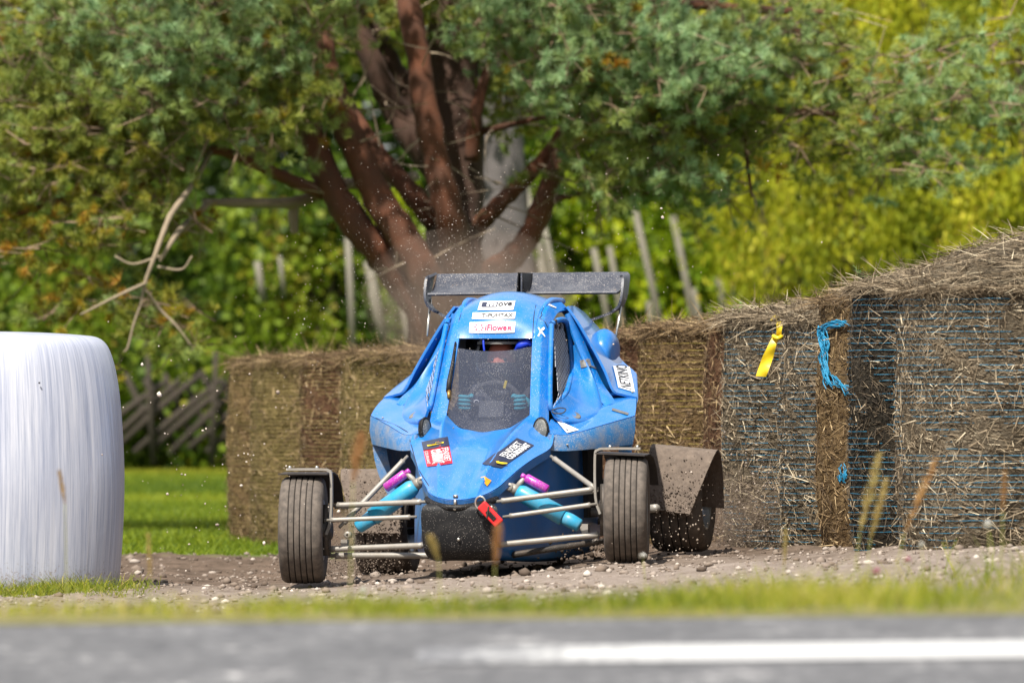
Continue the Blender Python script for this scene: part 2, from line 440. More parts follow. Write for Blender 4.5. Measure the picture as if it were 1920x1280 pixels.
# hood: nose to windscreen with two raised ridges and a rolled lip
half = [
 [(0, -.228, .345), (.05, -.220, .348), (.09, -.198, .357), (.125, -.158, .370), (.150, -.118, .384)],
 [(0, -.190, .388), (.055, -.165, .398), (.10, -.135, .404), (.145, -.085, .406), (.172, -.060, .406)],
 [(0, -.070, .448), (.062, -.060, .470), (.118, -.040, .474), (.175, -.010, .450), (.202, -.005, .440)],
 [(0, .080, .515), (.075, .090, .545), (.142, .105, .552), (.205, .105, .512), (.240, .090, .488)],
 [(0, .240, .585), (.095, .255, .622), (.170, .270, .630), (.240, .240, .570), (.282, .225, .535)],
 [(0, .360, .636), (.115, .400, .672), (.196, .455, .694), (.270, .400, .635), (.335, .365, .582)],
 [(0, .425, .655), (.125, .470, .690), (.205, .555, .728), (.285, .520, .690), (.345, .430, .640)]]
def ridge(r, k):
    p = [Vector(q) for q in r]; w = min(1, k/2)
    p[1].z -= .024*w; p[2].z += .018*w
    return [p[0], p[1]*.5+p[0]*.5+Vector((0, 0, -.003*w)), p[1], p[1].lerp(p[2], .78), p[2], p[2].lerp(p[3], .22), p[3], p[4]]
half = [ridge(r, k if k < 6 else 1) for k, r in enumerate(half)]
C = [[(-p[0], p[1], p[2]) for p in r[:0:-1]] + [tuple(p) for p in r] for r in half]
mb = MB(); G = crgrid(C, 3, 4); mb.grid(G)
panel('hood', mb, 'blue_gloss')
mb = MB()                                                    # rolled lip round the hood's edge
edge = crspl([C[i][0] for i in range(5, -1, -1)], 4) + crspl(C[0], 4)[1:] + crspl([C[i][-1] for i in range(0, 6)], 4)[1:]
mb.grid([edge, [p + Vector((0, 0.006, -0.012)) for p in edge], [p*1.0 + Vector((0, 0.012, -0.036)) for p in edge]])
panel('hood_lip', mb, solid=0.006)
mb = MB()
mb.tube(crspl([(-.165, -.075, .350), (-.13, -.16, .334), (-.06, -.222, .316), (0, -.236, .312), (.06, -.222, .316), (.13, -.16, .334), (.165, -.075, .350)], 4), 0.016, 8)
panel('nose_bumper', mb, 'black', solid=0, body=False)
mb = MB(); mb.box((0, -.236, .335), (.012, .012, .034)); mb.box((0, -.226, .366), (.022, .012, .012))
panel('hood_catch', mb, 'bright', solid=0, body=False)

# cockpit: windscreen pillars running into the roof rails
rows = [
 [(.203, .555, .725), (.245, .548, .716), (.285, .580, .690)],
 [(.190, .650, .910), (.232, .650, .910), (.264, .690, .905)],
 [(.178, .750, 1.100), (.218, .756, 1.100), (.246, .800, 1.095)],
 [(.180, .800, 1.168), (.216, .815, 1.168), (.244, .860, 1.155)],
 [(.182, .880, 1.232), (.214, .895, 1.232), (.244, .940, 1.205)],
 [(.186, 1.00, 1.268), (.216, 1.02, 1.268), (.250, 1.06, 1.236)],
 [(.190, 1.22, 1.280), (.222, 1.24, 1.280), (.258, 1.26, 1.240)]]
def flat(r):
    a, b_, c_ = [Vector(p) for p in r]
    return [a, a.lerp(b_, .12), a.lerp(b_, .9), b_.lerp(c_, .12), c_]
both('roof_pillar', lambda mb, s: mb.grid(crgrid([X(flat(r), s) for r in rows], 3, 4)), 'blue_dusty', solid=0.014)
# roof and sun visor panel carrying the three stickers
rr = [(.752, 1.100, 0), (.800, 1.168, .014), (.880, 1.230, .034), (1.0, 1.264, .046), (1.15, 1.278, .048), (1.45, 1.270, .044)]
xs = [-.187, -.14, -.07, 0, .07, .14, .187]
mb = MB(); mb.grid(crgrid([[(x, y-.03*(1-(x/.187)**2)*(c_ > 0), z+.006+c_*(1-(x/.187)**2)) for x in xs] for y, z, c_ in rr], 3, 5))
panel('roof', mb, 'blue_gloss', solid=0.01)
for s in (1, -1):                                            # moulded rails on the roof corners
    mb = MB(); mb.tube(crspl(X([(.196, .93, 1.254), (.200, 1.0, 1.276), (.205, 1.12, 1.292), (.210, 1.35, 1.29)], s), 4), [.004, .008, .012, .014, .015, .016, .016, .016, .016, .016, .016, .016, .016], 10)
    panel('roof_rail', mb, solid=0, body=False)
# windscreen: scratched plexiglass that stops short of the roof
bot = [(-.200, .560, .722), (-.13, .478, .690), (-.065, .440, .664), (0, .428, .655), (.065, .440, .664), (.13, .478, .690), (.200, .560, .722)]
top = [(-.180, .722, 1.062), (-.12, .705, 1.052), (-.06, .698, 1.047), (0, .696, 1.046), (.06, .698, 1.049), (.12, .705, 1.056), (.180, .724, 1.068)]
mb = MB(); mb.grid([[Vector(a).lerp(Vector(b_), t) for a, b_ in zip(top, bot)] for t in np.linspace(0, 1, 9)])
panel('windscreen', mb, 'plexi', solid=0, body=False)
mb = MB()                                                    # dark board behind the windscreen's foot
mb.grid([[(p[0], p[1]+.045, p[2]+.052) for p in bot], [(p[0], p[1]+.012, p[2]-.004) for p in bot]])
panel('dashboard', mb, 'black', solid=0.004, body=False)
mb = MB(); mb.tube([(-.192, .728, 1.09), (-.196, .672, .985), (-.203, .630, .90), (-.203, .606, .855)], [.005, .009, .013, .012], 8)
wp = panel('wiper', mb, 'black', solid=0, body=False)
mb = MB(); mb.tube([(-.200, .606, .858), (-.197, .590, .822)], [.010, .008], 8); mb.build('wiper_nut', M['brass'], wp)
mb = MB(); mb.tube(crspl([(-.062, .757, 1.10), (-.060, .752, 1.075), (-.056, .750, 1.046)], 4), .005, 6); panel('blue_hose', mb, 'blue_strap', solid=0, body=False)
mb = MB(); mb.tube(crspl([(.085, .79, 1.052), (.115, .78, 1.075), (.15, .78, 1.085), (.168, .78, 1.075)], 4), [.008, .010, .015, .02, .022, .022, .02, .02, .018, .016, .014, .012, .010], 8); panel('harness_strap', mb, 'blue_strap', solid=0, body=False)

# side openings with their window nets
wf = [(.256, .825, 1.175), (.268, .93, 1.195), (.278, 1.10, 1.188), (.292, 1.13, 1.08), (.306, 1.09, .965), (.328, .86, .868), (.330, .77, .838), (.312, .67, .795), (.293, .61, .770), (.280, .66, .88), (.268, .74, 1.03)]
def wframe(mb, s):
    P = crspl(X(wf + [wf[0]], s), 3); mb.tube(P, .013, 8, caps=False)
both('window_frame', wframe, 'blue_dusty', solid=0, body=False)
def inside_poly(y, z):
    n = len(wf); c_ = False; j = n-1
    for i in range(n):
        yi, zi, yj, zj = wf[i][1], wf[i][2], wf[j][1], wf[j][2]
        if (zi > z) != (zj > z) and y < (yj-yi)*(z-zi)/(zj-zi)+yi: c_ = not c_
        j = i
    return c_
def wx(z): return np.interp(z, [.75, .84, .965, 1.19], [.298, .328, .302, .262])
def wnet(mb, s):
    st = 0.036
    for k in range(-30, 60):
        for sl in (1.25, -0.55):
            run = []
            for t in np.linspace(.55, 1.2, 66):
                z = .75 + sl*(t-.85) + k*st*(1.1 if sl > 0 else .9)
                if inside_poly(t, z): run.append((s*(wx(z)-.004), t, z))
                else:
                    if len(run) > 2: mb.tube(run[::3]+[run[-1]], .0017, 4, caps=False)
                    run = []
            if len(run) > 2: mb.tube(run[::3]+[run[-1]], .0017, 4, caps=False)
both('window_net', wnet, 'net', solid=0, body=False)
for dy in (.03, .14):                                          # net hooks
    mb = MB(); mb.tube([(.262, .83+dy, 1.20), (.272, .835+dy, 1.175), (.270, .84+dy, 1.155)], .007, 6); mb.box((.268, .834+dy, 1.192), (.012, .03, .014))
    panel('net_hook', mb, 'dark_steel', solid=0, body=False)
mb = MB(); mb.tube(crspl([(.300, .60, .765), (.335, .62, .776), (.362, .63, .770), (.350, .615, .752), (.315, .60, .750), (.300, .60, .760)], 4), .003, 6)
panel('safety_cable', mb, 'dark_steel', solid=0, body=False)

# side pods: wide front band, rising deck, flared door skin, hanging side skirt
bandb = [(.325, .405, .575), (.400, .470, .572), (.500, .665, .583), (.580, .815, .594), (.632, .905, .602)]
bandt = [(.315, .425, .648), (.395, .520, .645), (.505, .705, .685), (.585, .835, .715), (.643, .918, .735)]
mid = [(.282, .590, .700), (.400, .700, .702), (.520, .850, .742), (.588, .930, .760), (.634, 1.00, .778)]
back = [(.330, .82, .780), (.430, .92, .780), (.530, 1.03, .808), (.580, 1.07, .816), (.612, 1.12, .822)]
back2 = [(.33, 1.25, .82), (.43, 1.25, .825), (.51, 1.25, .83), (.55, 1.26, .835), (.58, 1.28, .84)]
def pod(mb, s):
    mb.grid(crgrid([X(bandt, s), X(mid, s), X(back, s), X(back2, s)], 4, 4))
both('side_pod', pod, 'blue_gloss')
def band(mb, s):
    a, b_ = crspl(X(bandb, s), 4), crspl(X(bandt, s), 4)
    mb.grid([a, [p.lerp(q, .5)+Vector((s*.006, -.008, 0)) for p, q in zip(a, b_)], [p.lerp(q, .92)+Vector((0, -.003, 0)) for p, q in zip(a, b_)], b_])
both('pod_front', band, 'blue_muddy')
def skirt(mb, s):
    E_ = X([(.640, .918, .735), (.632, .905, .602), (.612, .90, .49), (.575, .90, .395), (.548, .90, .345)], s)
    E_ = crspl(E_, 3)
    mb.grid([E_, [p + Vector((-s*.046, .25, -.004)) for p in E_], [p + Vector((-s*.10, .5, -.02)) for p in E_]])
    mb.grid([E_, [p + Vector((-s*.062, .012, .0)) for p in E_]])
both('side_skirt', skirt, 'blue_muddy', solid=0.006)
sill = [(.300, .600, .762), (.322, .680, .800), (.340, .775, .835), (.336, .870, .866), (.316, 1.08, .965), (.296, 1.14, 1.08)]
outl = [(.345, .615, .712), (.420, .715, .712), (.470, .820, .738), (.478, .900, .775), (.415, 1.02, .930), (.325, 1.11, 1.08)]
def door(mb, s):
    m_ = [tuple(np.array(a)*.55+np.array(b_)*.45+np.array((-.006, 0, -.010))) for a, b_ in zip(sill, outl)]
    mb.grid(crgrid([X(sill, s), X(m_, s), X(outl, s), X([(p[0]+.004, p[1]+.03, p[2]-.03) for p in outl], s)], 4, 4))
both('door_skin', door, 'blue_gloss')
for s in (1, -1):
    mb = MB(); a = Vector((s*.395, .715, .742))
    mb.lathe([(.001, .0), (.014, .0), (.022, .002), (.026, .0), (.026, -.01)], a, (s*.45, -.45, .78), 16)
    o = panel('vent_cap', mb, 'tape', solid=0, body=False); o.scale = (1, 1, 1)
# strip between door and engine shroud, with a dark intake slot on either side
def strip(mb, s):
    a = [(.272, 1.10, 1.225), (.312, 1.09, 1.11), (.368, 1.06, .985), (.420, 1.01, .880), (.465, .965, .810), (.495, .940, .782)]
    b_ = [(.292, 1.16, 1.232), (.345, 1.15, 1.11), (.402, 1.12, .985), (.455, 1.08, .890), (.512, 1.02, .825), (.540, .990, .790)]
    m_ = [tuple((np.array(p)+np.array(q))/2+np.array((.003, -.006, .004))) for p, q in zip(a, b_)]
    mb.grid(crgrid([X(a, s), X(m_, s), X(b_, s)], 4, 4))
both('shroud_strip', strip)
# engine shroud: standing front edge, then sweeping back over the rear wheels
fr = [(.276, 1.12, 1.262), (.332, 1.11, 1.185), (.408, 1.10, 1.060), (.468, 1.085, .950), (.512, 1.065, .858), (.560, 1.080, .836), (.620, 1.105, .822)]
fm = [(.270, 1.35, 1.262), (.335, 1.34, 1.185), (.405, 1.32, 1.075), (.460, 1.29, .985), (.508, 1.26, .920), (.552, 1.26, .900), (.588, 1.27, .880)]
fb = [(.270, 1.60, 1.235), (.340, 1.60, 1.160), (.400, 1.58, 1.085), (.445, 1.55, 1.025), (.490, 1.50, .985), (.525, 1.48, .960), (.550, 1.46, .940)]
both('engine_shroud', lambda mb, s: mb.grid(crgrid([X(fr, s), X(fm, s), X(fb, s)], 4, 4)), 'blue_gloss')
def flange(mb, s):
    a = crspl(X(fr, s), 4)
    mb.grid([a, [p + Vector((-s*.052, .10, -.012)) for p in a]])
both('shroud_return', flange, 'blue_tub_shade', solid=0.004, body=False)  # darker blue than the outer skin: shade painted into the return's colour
def fskirt(mb, s):
    a = crspl(X([fr[-1], fm[-1], fb[-1]], s), 4)
    mb.grid([a, [p + Vector((-s*.02, .0, -.10)) for p in a], [p + Vector((-s*.05, .0, -.22)) for p in a]])
both('shroud_side', fskirt)
# air box standing behind the shroud on the kart's left
mb = MB()
rows = []
for t, (cx, cy, cz, rx, rz) in enumerate([(.408, 1.285, 1.01, .004, .006), (.408, 1.30, 1.045, .036, .048), (.405, 1.38, 1.078, .052, .068), (.398, 1.48, 1.080, .056, .070), (.385, 1.62, 1.06, .054, .07), (.37, 1.72, 1.03, .04, .05)]):
    rows.append([(cx+rx*math.sin(a)*(1.0), cy, cz+rz*math.cos(a)*(1.0 if abs(a) < 1.6 else 2.4)) for a in np.linspace(-math.pi, math.pi, 25)])
mb.grid(crgrid(rows, 1, 4)); panel('air_box', mb)
# cracked paint line, tape cross, tape patches are laid on below

# tub, floor, engine bay
def sect(y, hx, z0, z1): return [(-hx, y, z1), (-hx*1.02, y, (z0+z1)/2), (-hx*.94, y, z0), (0, y, z0-.005), (hx*.94, y, z0), (hx*1.02, y, (z0+z1)/2), (hx, y, z1)]
mb = MB()
S = [sect(-.150, .135, .10, .345), sect(.0, .165, .085, .43), sect(.2, .23, .075, .52), sect(.40, .31, .07, .585), sect(.60, .345, .07, .66), sect(1.0, .36, .07, .70), sect(1.6, .34, .08, .66)]
mb.grid(crgrid(S, 3, 3)); mb.add(S[0], [tuple(range(7))])
panel('tub', mb, 'blue_tub_shade', solid=0, body=False)
mb = MB(); mb.box((0, 1.34, .78), (.50, .50, .82)); mb.box((0, 1.25, .5), (.78, .40, .5)); mb.box((0, 1.05, 1.06), (.44, .05, .36)); mb.box((.36, 1.22, .70), (.30, .12, .10)); mb.box((-.36, 1.22, .70), (.30, .12, .10))  # engine mass in near-black; its colour also paints the shade in the gaps
panel('engine_bay', mb, 'inner', solid=0, body=False, smooth=False)
mb = MB(); mb.tube([(-.5, 1.7, .25), (.5, 1.7, .30)], .018, 8); mb.box((0, 1.72, .34), (.34, .3, .30)); mb.box((0, 1.55, .12), (.7, .9, .02))
for s in (-1, 1):
    mb.tube([(s*.2, 1.4, .2), (s*.62, 1.7, .22+.05*s)], .016, 8); mb.tube([(s*.2, 1.5, .42), (s*.62, 1.7, .36+.05*s)], .016, 8)
panel('rear_axle', mb, 'dark_steel', solid=0, body=False)
mb = MB(); mb.tube(crspl([(.35, 1.15, .28), (.50, 1.12, .27), (.62, 1.0, .285), (.80, .62, .302)], 4), .020, 10)
panel('nerf_bar', mb, 'steel', solid=0, body=False)
mb = MB(); mb.box((0, 1.02, .78), (.36, .06, .6)); mb.box((0, .9, .5), (.36, .3, .08))
for s in (-1, 1): mb.box((s*.19, .97, 1.0), (.03, .16, .22))
panel('seat', mb, 'inner', solid=0, body=False, smooth=False)

# skid plate and its fixings
sk = []
for z, y, w in [(.330, -.150, .12), (.326, -.210, .150), (.312, -.234, .176), (.27, -.238, .182), (.19, -.236, .178), (.12, -.222, .172), (.085, -.19, .160), (.068, -.12, .14), (.066, .05, .13)]:
    sk.append([(.018+w*u, y+.018*u*u, z) for u in (-1, -.93, -.6, -.2, .2, .6, .93, 1)])
mb = MB(); mb.grid(crgrid(sk, 2, 2)); so = panel('skid_plate', mb, 'black', solid=0.008, body=False)
for x, z in ((.000, .306), (.018, .165), (.175, .315)):
    mb = MB(); mb.lathe([(.001, .004), (.006, .004), (.0075, 0)], (x, -.246, z), (0, -1, .0), 12); mb.build('bolt', M['bright'], so)
# red tow strap on its shackle
mb = MB()
P = [(.125+.024*math.cos(a), -.262, .335+.030*math.sin(a)) for a in np.linspace(0, 2*math.pi, 17)]
mb.tube(P, .005, 8, caps=False); ts = panel('tow_shackle', mb, 'bright', solid=0, body=False)
mb = MB(); mb.box((.178, -.290, .283), (.050, .026, .128), Quaternion((0, 1, 0), R(-44)).to_matrix())
st = panel('tow_strap', mb, 'strap_red', solid=0, body=False, smooth=False)
m_ = st.modifiers.new('b', 'BEVEL'); m_.width = .008; m_.segments = 3
mb = MB(); mb.box((.183, -.305, .278), (.020, .004, .055), Quaternion((0, 1, 0), R(-44)).to_matrix()); mb.build('buckle', M['black'], st, smooth=False)
mb = MB(); mb.box((.168, -.307, .293), (.056, .005, .006), Quaternion((0, 1, 0), R(-80)).to_matrix()); mb.build('cable_tie', M['dark_steel'], st, smooth=False)

# suspension, one set a side; the ground tilts, so the right-hand side of the picture stands higher
def rod(name, a, b_, r, mat='steel', n=10, ends=True):
    a, b_ = Vector(a), Vector(b_); mb = MB(); t = (b_-a).normalized(); l = (b_-a).length
    if ends: mb.tube([a, a+t*.03, a+t*.034, a+t*.05, b_-t*.05, b_-t*.034, b_-t*.03, b_], [r*.6, r*.6, r*1.15, r, r, r*1.15, r*.6, r*.6], n)
    else: mb.tube([a, b_], r, n)
    return panel(name, mb, mat, solid=0, body=False)
for s, dz in ((1, 0.0), (-1, 1.0)):
    up_o = .400 if s > 0 else .318; tie_o = .330 if s > 0 else .250; lo_o = .188 if s > 0 else .112
    rod('upper_arm', (s*.160, -.10, .338), (s*.640, -.01, up_o), .0135)
    rod('upper_arm', (s*.28, .26, .345), (s*.630, .03, up_o-.01), .011)
    rod('tie_rod', (s*.205, -.125, .268), (s*.650, -.115, tie_o), .0115, 'steel')
    rod('lower_arm', (s*.150, -.115, .135), (s*.668, -.01, lo_o), .0145)
    rod('lower_arm', (s*.17, .15, .082), (s*.660, .02, lo_o-.030), .0155, 'dark_steel' if s > 0 else 'steel')
    mb = MB(); mb.box((s*.575, 0, lo_o+.022), (.03, .05, .05)); panel('damper_foot', mb, 'steel', solid=0, body=False, smooth=False)
    rod('stay_tube', (s*.345, .34, .548), (s*.615, .06, .395 if s > 0 else .215), .013)
    # damper: bright blue body, thinner lower tube, purple reservoir on a bracket
    zt, zb = (.392, .212) if s > 0 else (.418, .178)
    a = Vector((s*.236, .03, zt)); b_ = Vector((s*.568, .02, zb)); t = (b_-a).normalized(); l = (b_-a).length
    mb = MB()
    mb.tube([a+t*.01, a+t*.02, a+t*.035, a+t*.26, a+t*.262], [.030, .036, .041, .044, .038], 20)
    mb.tube([a+t*.258, a+t*.30, a+t*.345, a+t*.352], [.036, .034, .031, .024], 20)
    sh = panel('damper', mb, 'cyan', solid=0, body=False)
    mb = MB(); mb.tube([a-t*.03, a+t*.012], [.022, .028], 12); mb.lathe([(.008, -.025), (.02, -.025), (.02, .025), (.008, .025)], a-t*.03, (0, 1, 0), 14)
    eye_ = MB(); eye_.lathe([(.006, -.018), (.017, -.018), (.017, .018), (.006, .018)], b_-t*.004, (0, 1, 0), 14); eye_.build('damper_eye', M['steel'], sh)
    nrm = Vector((t.z*s, 0, -t.x*s)); nrm = nrm if nrm.z > 0 else -nrm
    mb.tube([a+t*.002, a+t*.002+nrm*.035, a+t*.012+nrm*.075], [.016, .013, .012], 10)
    mb.build('damper_bracket', M['steel'], sh)
    r0 = a + t*.002 + nrm*.074
    mb = MB(); mb.tube([r0-t*.012, r0-t*.010, r0+t*.012], [.010, .013, .013], 14); mb.tube([r0+t*.012, r0+t*.018, r0+t*.128, r0+t*.132], [.017, .0225, .0225, .018], 18)
    mb.build('reservoir', M['purple'], sh)
    # upright and front mudguard on its bent bracket
    zc = .302 if s > 0 else .203
    mb = MB(); mb.box((s*.665, .0, zc), (.030, .07, .24)); mb.lathe([(.001, -.06), (.045, -.06), (.05, .0), (.02, .05)], (s*.70, 0, zc), (s, 0, 0), 18); mb.lathe([(.07, -.004), (.075, 0), (.07, .004), (.02, .004)], (s*.682, 0, zc), (s, 0, 0), 20)
    panel('hub_carrier', mb, 'dark_steel', solid=0, body=False)
    zt2 = zc + .285; xi, xo = .632, .866
    mb = MB()
    pth = crspl(X([(xi+.022, -.05, zc-.02), (xi, -.05, zc+.06), (xi-.002, -.05, zt2-.035), (xi+.012, -.05, zt2-.006), (xi+.05, -.05, zt2), (xo-.02, -.05, zt2)], s), 4)
    A = [p + Vector((0, -.012, 0)) for p in pth]; B = [p + Vector((0, .012, 0)) for p in pth]
    mb.grid([A, B]); br = panel('mudguard_bracket', mb, 'steel', solid=.011, body=False, smooth=False)
    for bx in (.70, .83):
        mb = MB(); mb.lathe([(.001, .012), (.006, .012), (.008, .006), (.008, 0)], (s*bx, -.05, zt2+.004), (0, 0, 1), 10); mb.build('bolt', M['bright'], br)
    mb = MB(); yy = [(-.10, -.010), (-.05, -.010), (.05, -.004), (.14, -.02), (.22, -.07), (.27, -.15)]
    mb.grid([[(s*(.638+.236*u), y-.02*(u-.5)**2, zt2-.012+z-.010*u*(1 if s > 0 else 0)) for u in np.linspace(0, 1, 6)] for y, z in yy])
    panel('front_mudguard', mb, 'rubber_flap', solid=.006, body=False)

# wheels
def wheel(name, c_, r, w, yaw, rimr, grooves, parent=kart):
    o = empty(name); o.parent = parent; o.location = c_; o.rotation_euler = (0, 0, yaw)
    h = w/2
    mb = MB()
    prof = [(rimr, -h*.86), (rimr+.02, -h*.95), (r*.80, -h*1.02), (r*.93, -h*.96), (r*.975, -h*.84)]
    gx = np.linspace(-h*.80, h*.80, grooves+2)
    for i in range(grooves+1):
        x0, x1 = gx[i], gx[i+1]; cr0 = r*(1-.018*(x0/h)**2); cr1 = r*(1-.018*(x1/h)**2)
        prof += [(cr0-.001, x0+.0026), (cr0, x0+.005), (cr1, x1-.005), (cr1-.001, x1-.0026)]
        if i < grooves: prof += [(cr1-.008, x1-.0014), (cr1-.008, x1+.0014)]
    prof += [(r*.975, h*.84), (r*.93, h*.96), (r*.80, h*1.02), (rimr+.02, h*.95), (rimr, h*.86)]
    mb.lathe(prof, (0, 0, 0), (1, 0, 0), 64)
    t = mb.build('tyre', M['tyre'], o)
    me = t.data; me.materials.append(M['groove'])
    for p in me.polygons:
        rr_ = [math.hypot(me.vertices[i].co.y, me.vertices[i].co.z) for i in p.vertices]; xx = [abs(me.vertices[i].co.x) for i in p.vertices]
        if max(xx) < h*.8 and min(rr_) < r*.97: p.material_index = 1
    mb = MB()
    mb.lathe([(rimr-.004, -h*.90), (rimr+.014, -h*.93), (rimr+.012, -h*.80), (rimr-.012, -h*.6), (rimr-.012, h*.6), (rimr+.012, h*.80), (rimr+.014, h*.93), (rimr-.004, h*.90), (rimr-.018, h*.55), (rimr-.018, -h*.55)], (0, 0, 0), (1, 0, 0), 48, closed=True)
    mb.lathe([(rimr-.01, .01), (.05, .02), (.04, .045), (.001, .05)], (0, 0, 0), (1, 0, 0), 32); mb.lathe([(rimr-.01, -.005), (.05, .005), (.001, .01)], (0, 0, 0), (1, 0, 0), 32)
    rm = mb.build('rim', M['rim'], o)
    return o
wheel('front_wheel', (.770, 0, .302), .248, .200, R(8), .128, 5)
wheel('front_wheel', (-.775, 0, .203), .252, .205, R(8), .128, 5)
wheel('rear_wheel', (.735, 1.70, .325), .250, .265, 0, .128, 4)
wheel('rear_wheel', (-.725, 1.70, .200), .250, .265, 0, .128, 4)
# rear mudguards: a mud-caked sheet folded over the tyre
for s, zc in ((1, .325), (-1, .200)):
    mb = MB(); rows = []
    for y, z, x0, x1 in [(1.40, -.035, .602, .828), (1.43, .06, .604, .862), (1.47, .15, .606, .893), (1.51, .222, .608, .918), (1.56, .264, .610, .930), (1.63, .268, .610, .932), (1.70, .228, .612, .932), (1.76, .12, .612, .930), (1.80, -.01, .612, .928)]:
        rows.append([(s*(x0+(x1-x0)*u), y+random.uniform(-.003, .003), zc+z-.030*u*(s > 0)) for u in np.linspace(0, 1, 8)])
    G = crgrid(rows, 4, 6); rg_ = np.random.default_rng(8)
    for row in G:
        for p in row: p += Vector((0, -.006*vnoise(np.array([p.x*40+9]), np.array([p.z*40]), 3)[0] - .005*vnoise(np.array([p.x*95]), np.array([p.z*95]), 4)[0], .003*vnoise(np.array([p.x*60]), np.array([p.y*60]), 5)[0]))
    mb.grid(G); mg = panel('rear_mudguard', mb, 'mudcake', solid=.010, body=False)
    cl = MB()
    for q in range(420):                                     # mud clods sticking to the front face, thickest low down
        i0 = int(min(abs(rg_.normal(0, 7)), len(G)*.55)); p = G[i0][int(rg_.integers(0, len(G[0])))] + Vector((rg_.normal(0, .004), -.006, rg_.normal(0, .01)))
        r_ = rg_.uniform(.002, .006); cl.add([p+Vector(v)*r_ for v in ((1, 0, 0), (-1, .2, 0), (0, -1.2, .2), (.2, 0, 1), (0, .3, -1.1))], [(0, 2, 3), (3, 2, 1), (1, 2, 4), (4, 2, 0)])
    o_ = cl.build('mud_clods', M['mudcake'], mg, smooth=False); o_['kind'] = 'stuff'

# rear wing
wing = empty('rear_wing'); wing.parent = kart; wing.location = (-.040, 0, 0)
prof = [(1.615, 1.336), (1.630, 1.330), (1.69, 1.338), (1.76, 1.362), (1.82, 1.400), (1.850, 1.428), (1.864, 1.432)]
def wingz(x): return .008*x
mb = MB(); mb.grid(crgrid([[(x, y, z+wingz(x)) for x in (-.47, -.2, 0, .2, .47)] for y, z in prof], 3, 3)); mb.build('wing_plane', M['carbon'], wing, solid=.010, offset=0)
for s in (1, -1):
    mb = MB()
    ol = crspl([(s*.474, 1.86, 1.436), (s*.488, 1.845, 1.420), (s*.490, 1.80, 1.36), (s*.486, 1.76, 1.305), (s*.470, 1.74, 1.268), (s*.43, 1.70, 1.240), (s*.36, 1.62, 1.208), (s*.29, 1.50, 1.180)], 4)
    mb.grid([[p + Vector((0, -.17*max(0, 1-i/20)**.5-.02, -.02*(i < 8)*(1-i/8.0))) for i, p in enumerate(ol)], ol])
    mb.build('wing_endplate', M['carbon'], wing, solid=.012, offset=0)
    mb = MB(); mb.tube([(s*.476, 1.72, 1.305), (s*.470, 1.60, 1.125)], .006, 8); mb.build('wing_strut', M['bright'], wing)
mb = MB()
for dx in (-.022, .022):
    mb.add([(dx*.4, 1.58, 1.434), (dx, 1.60, 1.29), (dx, 1.86, 1.29), (dx*.4, 1.86, 1.434)], [(0, 1, 2, 3)])
mb.build('wing_mount', M['black'], wing, solid=.006, smooth=False)
mb = MB(); mb.box((.004, 1.585, 1.36), (.008, .012, .14)); mb.build('mount_edge', M['carbon'], wing, smooth=False)

# round mirrors on the hood
for s, yaw, tl in ((1, -18, 0), (-1, 68, 0)):
    mb = MB(); c0 = Vector((s*.276, .440, .672)); ax = Vector((math.sin(R(yaw))*1.0, -math.cos(R(yaw)), .12))
    mb.lathe([(.001, .010), (.026, .008), (.0345, .003)], (0, 0, 0), ax, 28)
    o = MB(); o.lathe([(.0345, .003), (.040, .006), (.042, -.004), (.036, -.022), (.018, -.034), (.001, -.036)], (0, 0, 0), ax, 28); o.tube([(0, .02, 0), (s*.012, .05, -.03), (s*.02, .09, -.045)], .009, 8)
    mo = panel('mirror', o, 'black', solid=0, body=False); mo.location = c0; mo.scale = (1, 1, 1.5)
    mb.build('mirror_lens', M['mirror'], mo)

# ---------------- stickers and lettering laid onto the body panels
allv, allf = [], []
for v, f in BODY:
    b = len(allv); allv += [Vector(p) for p in v]; allf += [tuple(i+b for i in q) for q in f]
BVH = BVHTree.FromPolygons(allv, allf)
kmat = Matrix.Translation(ORG) @ Matrix.Rotation(-PSI, 4, 'Z'); kinv = kmat.inverted()
eye = kinv @ Vector((0, 0, CAM_Z))
def lay(px, py, off):
    """where the sight line to that spot of the photograph meets the bodywork"""
    d = ((kinv @ W(px, py, 40)) - eye).normalized()
    h, n, i, dist = BVH.ray_cast(eye, d)
    if h is None: return None
    if n.dot(d) > 0: n = -n
    return h + n*(off + .0085)
def quad(q, u, v):
    a = np.array(q[0])*(1-u)+np.array(q[1])*u; b_ = np.array(q[3])*(1-u)+np.array(q[2])*u
    return a*(1-v)+b_*v
def decal(name, q, mat, off=.0015, parent=None, nu=8, nv=6, uv=(0, 0, 1, 1)):
    mb = MB(); P = []
    for j in range(nv+1):
        row = [lay(*quad(q, uv[0]+(uv[2]-uv[0])*i/nu, uv[1]+(uv[3]-uv[1])*j/nv), off) for i in range(nu+1)]
        if any(p is None for p in row): continue
        P.append(row)
    if len(P) < 2: return None
    mb.grid(P, flip=True); o = mb.build(name, M[mat], parent or kart); return o
